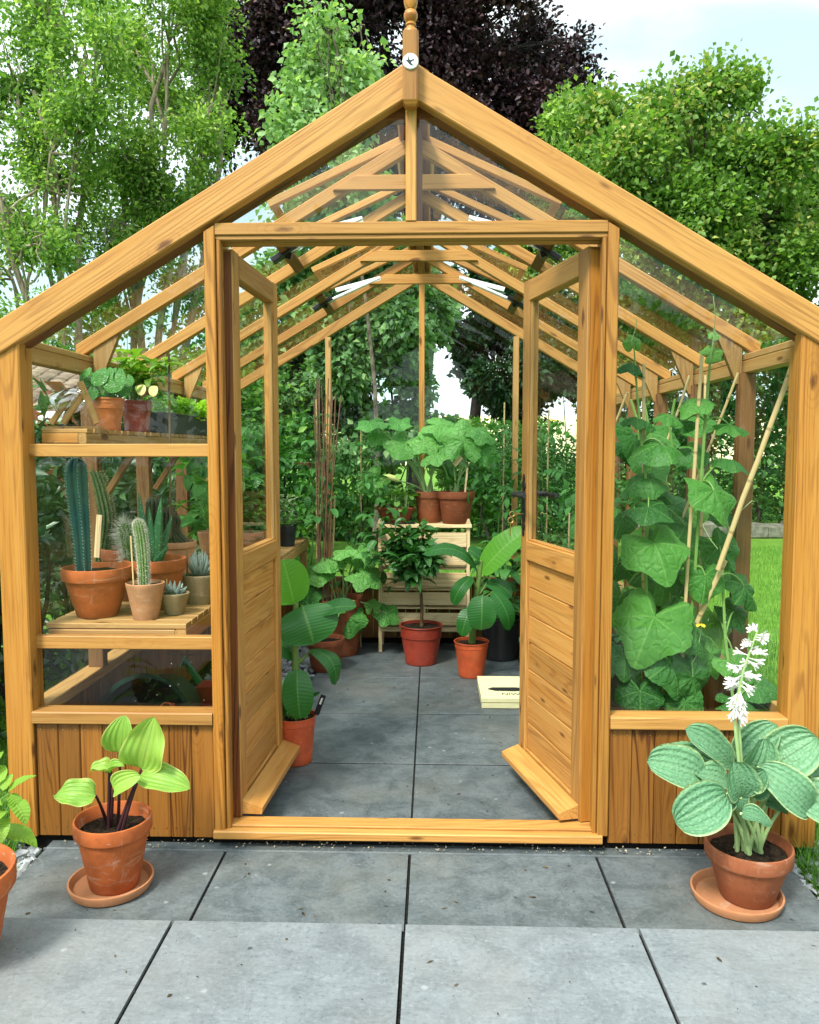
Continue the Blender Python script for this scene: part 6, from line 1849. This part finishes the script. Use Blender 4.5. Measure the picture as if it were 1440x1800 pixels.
# ------------------------------------------------------------------ tomatoes and cucumbers
def pinnate(m, b, az, L, pi_, droop, ms=None, nl=4, W=.46):
    h = Vector((math.cos(az), math.sin(az), 0)); pts = []; p = Vector(b); n = 8
    for i in range(n + 1):
        e = pi_ - droop * i / n; pts.append(p.copy()); p = p + (h * math.cos(e) + Vector((0, 0, math.sin(e)))) * (L / n)
    if ms is not None: tube(ms, pts, [.0022, .002, .002, .0018, .0016, .0014, .0012, .001, .0008], 4, cap=False)
    for k in range(nl):
        i = 2 + int(k * 6 / nl); q = pts[i]; s = L * (.30 - .02 * abs(k - nl / 2))
        for sg in (-1, 1):
            leaf(m, q, az + sg * R.uniform(.8, 1.3), s * R.uniform(.8, 1.2), s * W * R.uniform(.8, 1.2), w_ovate, rad(R.uniform(-30, 20)), rad(R.uniform(20, 70)), .2, 0, .05, R.gauss(0, .25), 6, 4, wk=2.2)
    leaf(m, pts[-1], az, L * .32, L * .32 * W * 1.2, w_ovate, pi_ - droop, rad(40), .2, 0, .05, 0, 6, 4)

def tomato(label, x, y, h, n, cane=True, L=.22, group="tomato plants tied to canes", mat=None, z0=0.0, fmin=.10):
    t = thing("tomato_plant", label, "tomato plant", (x, y, z0), group)
    ms = MB(); m = MB()
    pts = curve_pts((x, y, z0), (x + R.uniform(-.05, .05), y + R.uniform(-.04, .04), z0 + h), (R.uniform(-.03, .03), R.uniform(-.03, .03), 0), 12, .01)
    tube(ms, pts, [.007 - .0004 * i for i in range(13)], 6)
    for k in range(n):
        f = fmin + (1 - fmin) * k / n; i = min(11, int(f * 12)); b = pts[i].lerp(pts[i + 1], f * 12 - i if i < 11 else .5)
        pinnate(m, b, k * 2.4 + R.gauss(0, .4), L * R.uniform(.75, 1.2) * (1 if f < .85 else .6), rad(R.uniform(10, 55)), rad(R.uniform(40, 110)), ms)
    ms.build("stems", S_DARKG, t); m.build("leaves", mat or L_TOM, t)
    if cane: gp("cane", M_CANE, lambda mm: tube(mm, [(x + .02, y + .02, z0 - .03), (x + .03, y + .02, z0 + h + .1)], .0048, 6), t)
    return t
tomato("tall tomato plant beside the bundle of dark canes at the left rear", -.70, 5.08, 1.52, 42, L=.27, fmin=.5)
tomato("tomato plant hanging over the squash at the left rear of the greenhouse", -.42, 5.14, 1.38, 42, L=.25, fmin=.28)
tomato("tomato plant between the left bench end and the rear glass", -.98, 5.12, 1.50, 40, L=.27, fmin=.55)
tomato("slim tomato plant by the right stud of the rear gable", .50, 5.12, 1.5, 34, L=.22)
tomato("tomato plant in the right bed beside the cucumbers", .98, 3.55, 1.25, 34, z0=.1)
tomato("tomato plant in the right bed seen through the open right door", .90, 4.05, 1.20, 38, z0=.1)
tomato("bushy tomato plant at the far end of the right bed", .95, 4.65, 1.30, 38, z0=.1)
tomato("tomato plant in the rear right corner of the right bed", .78, 5.1, 1.35, 24, z0=.1)
tomato("short tomato plant low in the right bed behind the door", .80, 4.4, .75, 20, z0=.1)
# bundle of canes
cb = thing("cane_bundle", "bundle of thin dark canes leaning upright at the left rear", "canes", (-.72, 4.9, -.01))
for k in range(11):
    a = at_y(R.uniform(553, 580), 985, 4.88 + R.uniform(-.04, .04)); a.z = -.01
    b = at_y(R.uniform(540, 600), R.uniform(655, 700), 4.9 + R.uniform(-.08, .08))
    gp("cane", M_CANEDK, lambda m: tube(m, [a, b], [.0052, .0035], 6), cb)
# plants on the bench beyond the cacti
c = Vector((-.805, 4.76, BZ))
t, s0 = potted("potted_herb", "variegated grey green herb in a small black pot on the end of the bench", "potted plant", c, .045, .060, .125, .02, M_BLKPL, 'plastic')
gp("leaves", L_GREY, lambda m: ring_leaves(m, s0, 90, .0, .2, .055, .022, w_ovate, .05, 0, 60, 50), t)
for (x, y, h, lab, mt) in [(-1.08, 4.42, .50, "dark bushy aubergine in a black pot on the bench, behind the left door glass", L_TOM), (-1.08, 5.0, .62, "dark leafy pepper plant at the far end of the bench", L_CITRUS), (-1.02, 3.98, .42, "broad leaved young plant on the bench seen through the left door glass", L_SQUASH)]:
    t, s0 = potted("potted_plant", lab, "potted plant", Vector((x, y, BZ)), .06, .08, .15, .02, M_BLKPL, 'plastic', group="leafy pot plants on the far bench")
    gp("leaves", mt, lambda m: ring_leaves(m, s0, 110, .02, h, .12, .065, w_ovate, .17, -20, 50, 70), t)
    gp("stem", S_DARKG, lambda m: [tube(m, curve_pts(s0, s0 + Vector((R.uniform(-.1, .1), R.uniform(-.1, .1), h)), (0, 0, 0), 4), .005, 5) for _ in range(4)], t)

# cucumbers: two vines on canes just inside the right front window
def cuke(label, root, stems, leaves, Y):
    t = thing("cucumber_vine", label, "cucumber plant", root, "cucumber vines in the right bed")
    ms = MB()
    for st_ in stems:
        pts = [at_y(a, b, y) for a, b, y in st_]; tube(ms, pts, [.0055] * (len(pts) - 2) + [.004, .002], 7)
    allp = [at_y(a, b, y) for st_ in stems for a, b, y in st_]
    for (px, py, y, r, tx, ty, tz, nx, ny, nz, dr, yng_lit) in leaves:
        b = at_y(px, py, y); q = min(allp, key=lambda p: (p - b).length + .3 * abs(p.z - b.z + .06))
        tube(ms, curve_pts(q, b, (0, 0, .02), 5), [.0035, .003, .003, .0028, .0025, .002], 6)
        add_pleaf(t, L_CUKEY if yng_lit else R.choice([L_CUKE, L_CUKE, L_CUKEM]), b, (tx + R.gauss(0, .15), ty, tz), (nx + R.gauss(0, .22), ny, nz + R.gauss(.1, .25)), r * R.uniform(.78, 1.06) / 480.0, o_cuke, dr * R.uniform(.9, 1.6), .10, .05, 48, 8, wk=R.choice([3, 4, 5, 7]))
    return t, ms
LV1 = [(1255, 862, 2.72, 62, .3, -.4, -1, .0, -1, .55, .30, 0), (1282, 808, 2.80, 42, 1, -.2, -.2, .1, -.35, 1, .35, 0), (1283, 748, 2.80, 34, 1, -.1, -.2, .2, -.3, 1, .35, 0), (1225, 702, 2.78, 36, -.7, -.4, -.3, 0, -.5, 1, .45, 0), (1250, 622, 2.80, 20, .5, -.2, .5, -.3, -.8, .6, .2, 1),
       (1255, 590, 2.80, 12, .2, 0, 1, 0, -1, .3, .2, 1), (1308, 1030, 2.82, 46, .9, -.3, -.8, .5, -.8, .6, .30, 0), (1240, 1012, 2.74, 42, -.2, -.5, -.9, 0, -1, .6, .3, 0), (1262, 1092, 2.90, 46, .2, -.3, -1, .1, -1, .4, .25, 1), (1222, 1120, 2.70, 36, .5, -.4, -.8, .2, -1, .5, .3, 0),
       (1330, 1205, 2.72, 40, .9, -.2, -.4, .2, -.6, 1, .3, 0), (1290, 1235, 2.68, 42, .9, -.2, -.1, 0, -.45, 1, .25, 0), (1290, 1075, 2.85, 36, .7, -.3, -.9, .3, -.9, .5, .3, 0), (1205, 740, 2.85, 28, -.5, -.3, -.1, 0, -.4, 1, .35, 0), (1270, 900, 2.95, 34, .7, 0, -.5, .2, -.5, .9, .4, 0), (1218, 1190, 2.68, 50, .3, -.3, -1, .1, -1, .5, .25, 0), (1248, 1150, 2.80, 42, .5, -.3, -.9, .2, -.9, .6, .3, 0), (1215, 795, 2.84, 42, -.5, -.3, -.7, -.1, -.8, .8, .35, 0), (1292, 1165, 2.72, 42, .8, -.3, -.7, .3, -.8, .7, .3, 0), (1350, 1248, 2.70, 36, .9, -.3, -.1, .2, -.4, 1, .3, 0), (1205, 1235, 2.66, 44, -.1, -.3, -1, 0, -1, .6, .3, 0), (1265, 960, 2.88, 42, .4, -.3, -.9, .2, -.9, .6, .3, 0)]
t1, ms1 = cuke("cucumber vine climbing the upright cane, with the biggest puckered leaf facing outwards", at_z(1190, 1262, .1), [[(1188, 1262, 2.76), (1212, 1130, 2.76), (1222, 1000, 2.76), (1232, 850, 2.77), (1240, 740, 2.78), (1248, 640, 2.79), (1256, 585, 2.8)], [(1290, 1240, 2.7), (1275, 1120, 2.74), (1270, 1010, 2.78), (1280, 930, 2.8)]], LV1, 2.76)
m = MB(); 
for pts in ([(1110, 600), (1118, 575), (1120, 560)], [(1255, 585), (1258, 560), (1254, 520)], [(1240, 865), (1250, 880), (1246, 905), (1236, 925), (1250, 950), (1262, 965)], [(1205, 1185), (1226, 1150), (1232, 1110), (1215, 1090), (1205, 1085)], [(1300, 900), (1322, 880), (1326, 882)]):
    tube(m, [at_y(a, b, 2.70) for a, b in pts], .0014, 5, cap=False)
m.build("tendrils", S_PALE, t1)
ms1.build("stems", S_GREEN, t1)
LV2 = [(1150, 955, 2.70, 62, .2, -.4, -1, -.1, -1, .6, .28, 0), (1150, 1085, 2.66, 72, -.3, -.4, -1, -.1, -1, .5, .25, 0), (1165, 782, 2.76, 48, -.9, -.3, -.3, .1, -.55, 1, .40, 0), (1120, 735, 2.80, 34, .6, -.3, -.1, 0, -.4, 1, .4, 0), (1175, 730, 2.78, 28, .7, -.3, -.2, .1, -.4, 1, .4, 0),
       (1140, 838, 2.78, 42, -.9, -.2, -.4, -.1, -.5, 1, .45, 0), (1140, 892, 2.70, 38, .9, -.4, -.6, .3, -.9, .7, .35, 0), (1112, 640, 2.80, 24, -.8, -.2, 0, 0, -.3, 1, .4, 0), (1112, 602, 2.80, 18, -.2, -.1, .9, 0, -1, .3, .3, 1), (1178, 1165, 2.66, 54, .3, -.3, -1, .1, -1, .4, .25, 0),
       (1098, 1150, 2.68, 46, -.2, -.3, -1, -.1, -1, .35, .25, 0), (1125, 1215, 2.64, 46, .1, -.3, -1, 0, -1, .5, .25, 0), (1095, 910, 2.85, 36, -.5, -.3, -.5, -.2, -.8, .7, .4, 0), (1090, 1050, 2.80, 44, -.4, -.3, -.9, -.2, -1, .5, .3, 0), (1190, 1010, 2.82, 40, .6, -.3, -.8, .3, -.9, .6, .3, 0), (1085, 990, 2.9, 38, -.4, -.2, -.8, 0, -1, .6, .3, 0),
       (1205, 925, 2.9, 36, .5, -.3, -.6, .2, -.8, .7, .3, 0), (1130, 1010, 2.95, 40, -.1, -.3, -.8, 0, -1, .6, .3, 0)]
t2, ms2 = cuke("cucumber vine nearest the door post, heavy with overlapping broad leaves", at_z(1130, 1262, .1), [[(1135, 1262, 2.74), (1140, 1140, 2.74), (1135, 1000, 2.76), (1140, 880, 2.77), (1128, 780, 2.79), (1120, 690, 2.8), (1114, 600, 2.8)]], LV2, 2.76)
ms2.build("stems", S_GREEN, t2)
mf = MB()
for (px, py, y) in [(1232, 1097, 2.68), (974, 738, 3.9), (1110, 1112, 2.72)]:
    b = at_y(px, py, y)
    for k in range(5): leaf(mf, b, k * 1.256, .022, .016, w_oval, rad(-10), rad(30), .2, 0, 0, 0, 4, 2)
mf.build("flowers", M_YELLOW, t2)
def filler(label, x0, x1, y0, y1, n, rr_):
    t = thing("cucumber_vine", label, "cucumber plant", ((x0 + x1) / 2, (y0 + y1) / 2, .1), "cucumber vines in the right bed")
    ms = MB(); 
    for k in range(3):
        q = curve_pts((R.uniform(x0, x1), R.uniform(y0, y1), .08), (R.uniform(x0, x1), R.uniform(y0, y1), 1.5), (R.uniform(-.1, .1), 0, 0), 14, .012)
        tube(ms, q, .005, 6)
        for j in range(n):
            b = q[R.randint(1, 13)] + Vector((R.gauss(0, .10), R.gauss(0, .08), R.gauss(0, .05)))
            b.x = min(b.x, 1.12)
            mm = MB(); pleaf(mm, b, (R.gauss(0, 1), -.5, -.6), (R.gauss(0, .4), -.8, R.uniform(.4, 1)), rr_ * R.uniform(.6, 1.2), o_cuke, R.uniform(.25, .45), .05, .05, 30, 5); mm.build("leaf", R.choice([L_CUKE, L_CUKEM]), t)
    ms.build("stems", S_GREEN, t)
filler("cucumber vine behind the first two, half way along the right bed", .85, 1.12, 2.98, 3.25, 13, .095)
# cut canes and props in the right bed
cn = [((1262, 1002, 2.70), (1403, 612, 2.66), .0085), ((1150, 1256, 2.80), (1275, 985, 2.72), .0085), ((1192, 1262, 2.72), (1234, 625, 2.76), .0062), ((1298, 655, 3.0), (1180, 960, 3.15), .005), ((1225, 1262, 2.86), (1240, 660, 3.05), .005), ((1212, 660, 3.3), (1130, 900, 3.35), .005), ((1103, 690, 3.3), (1060, 800, 3.4), .005), ((1130, 1262, 2.8), (1132, 640, 2.86), .006)]
labs = ["thick bamboo cane slanting up to the right corner post", "lower length of bamboo cane crossing the cucumber stems at the sill", "upright bamboo cane carrying the big cucumber leaf", "slanting cane under the second roof bracket on the right", "thin upright cane behind the middle of the right window",
        "slanting thin cane half way along the right bed", "short slanting cane seen beside the right door post", "upright cane carrying the cucumber vine nearest the door post"]
for (a, b, r), lab in zip(cn, labs):
    t = thing("bamboo_cane", lab, "cane", at_y(*a), "bamboo canes in the right bed")
    gp("cane", M_CANE, lambda m: tube(m, curve_pts(at_y(*a), at_y(*b), (0, 0, 0), 6, .0015), r, 9), t)
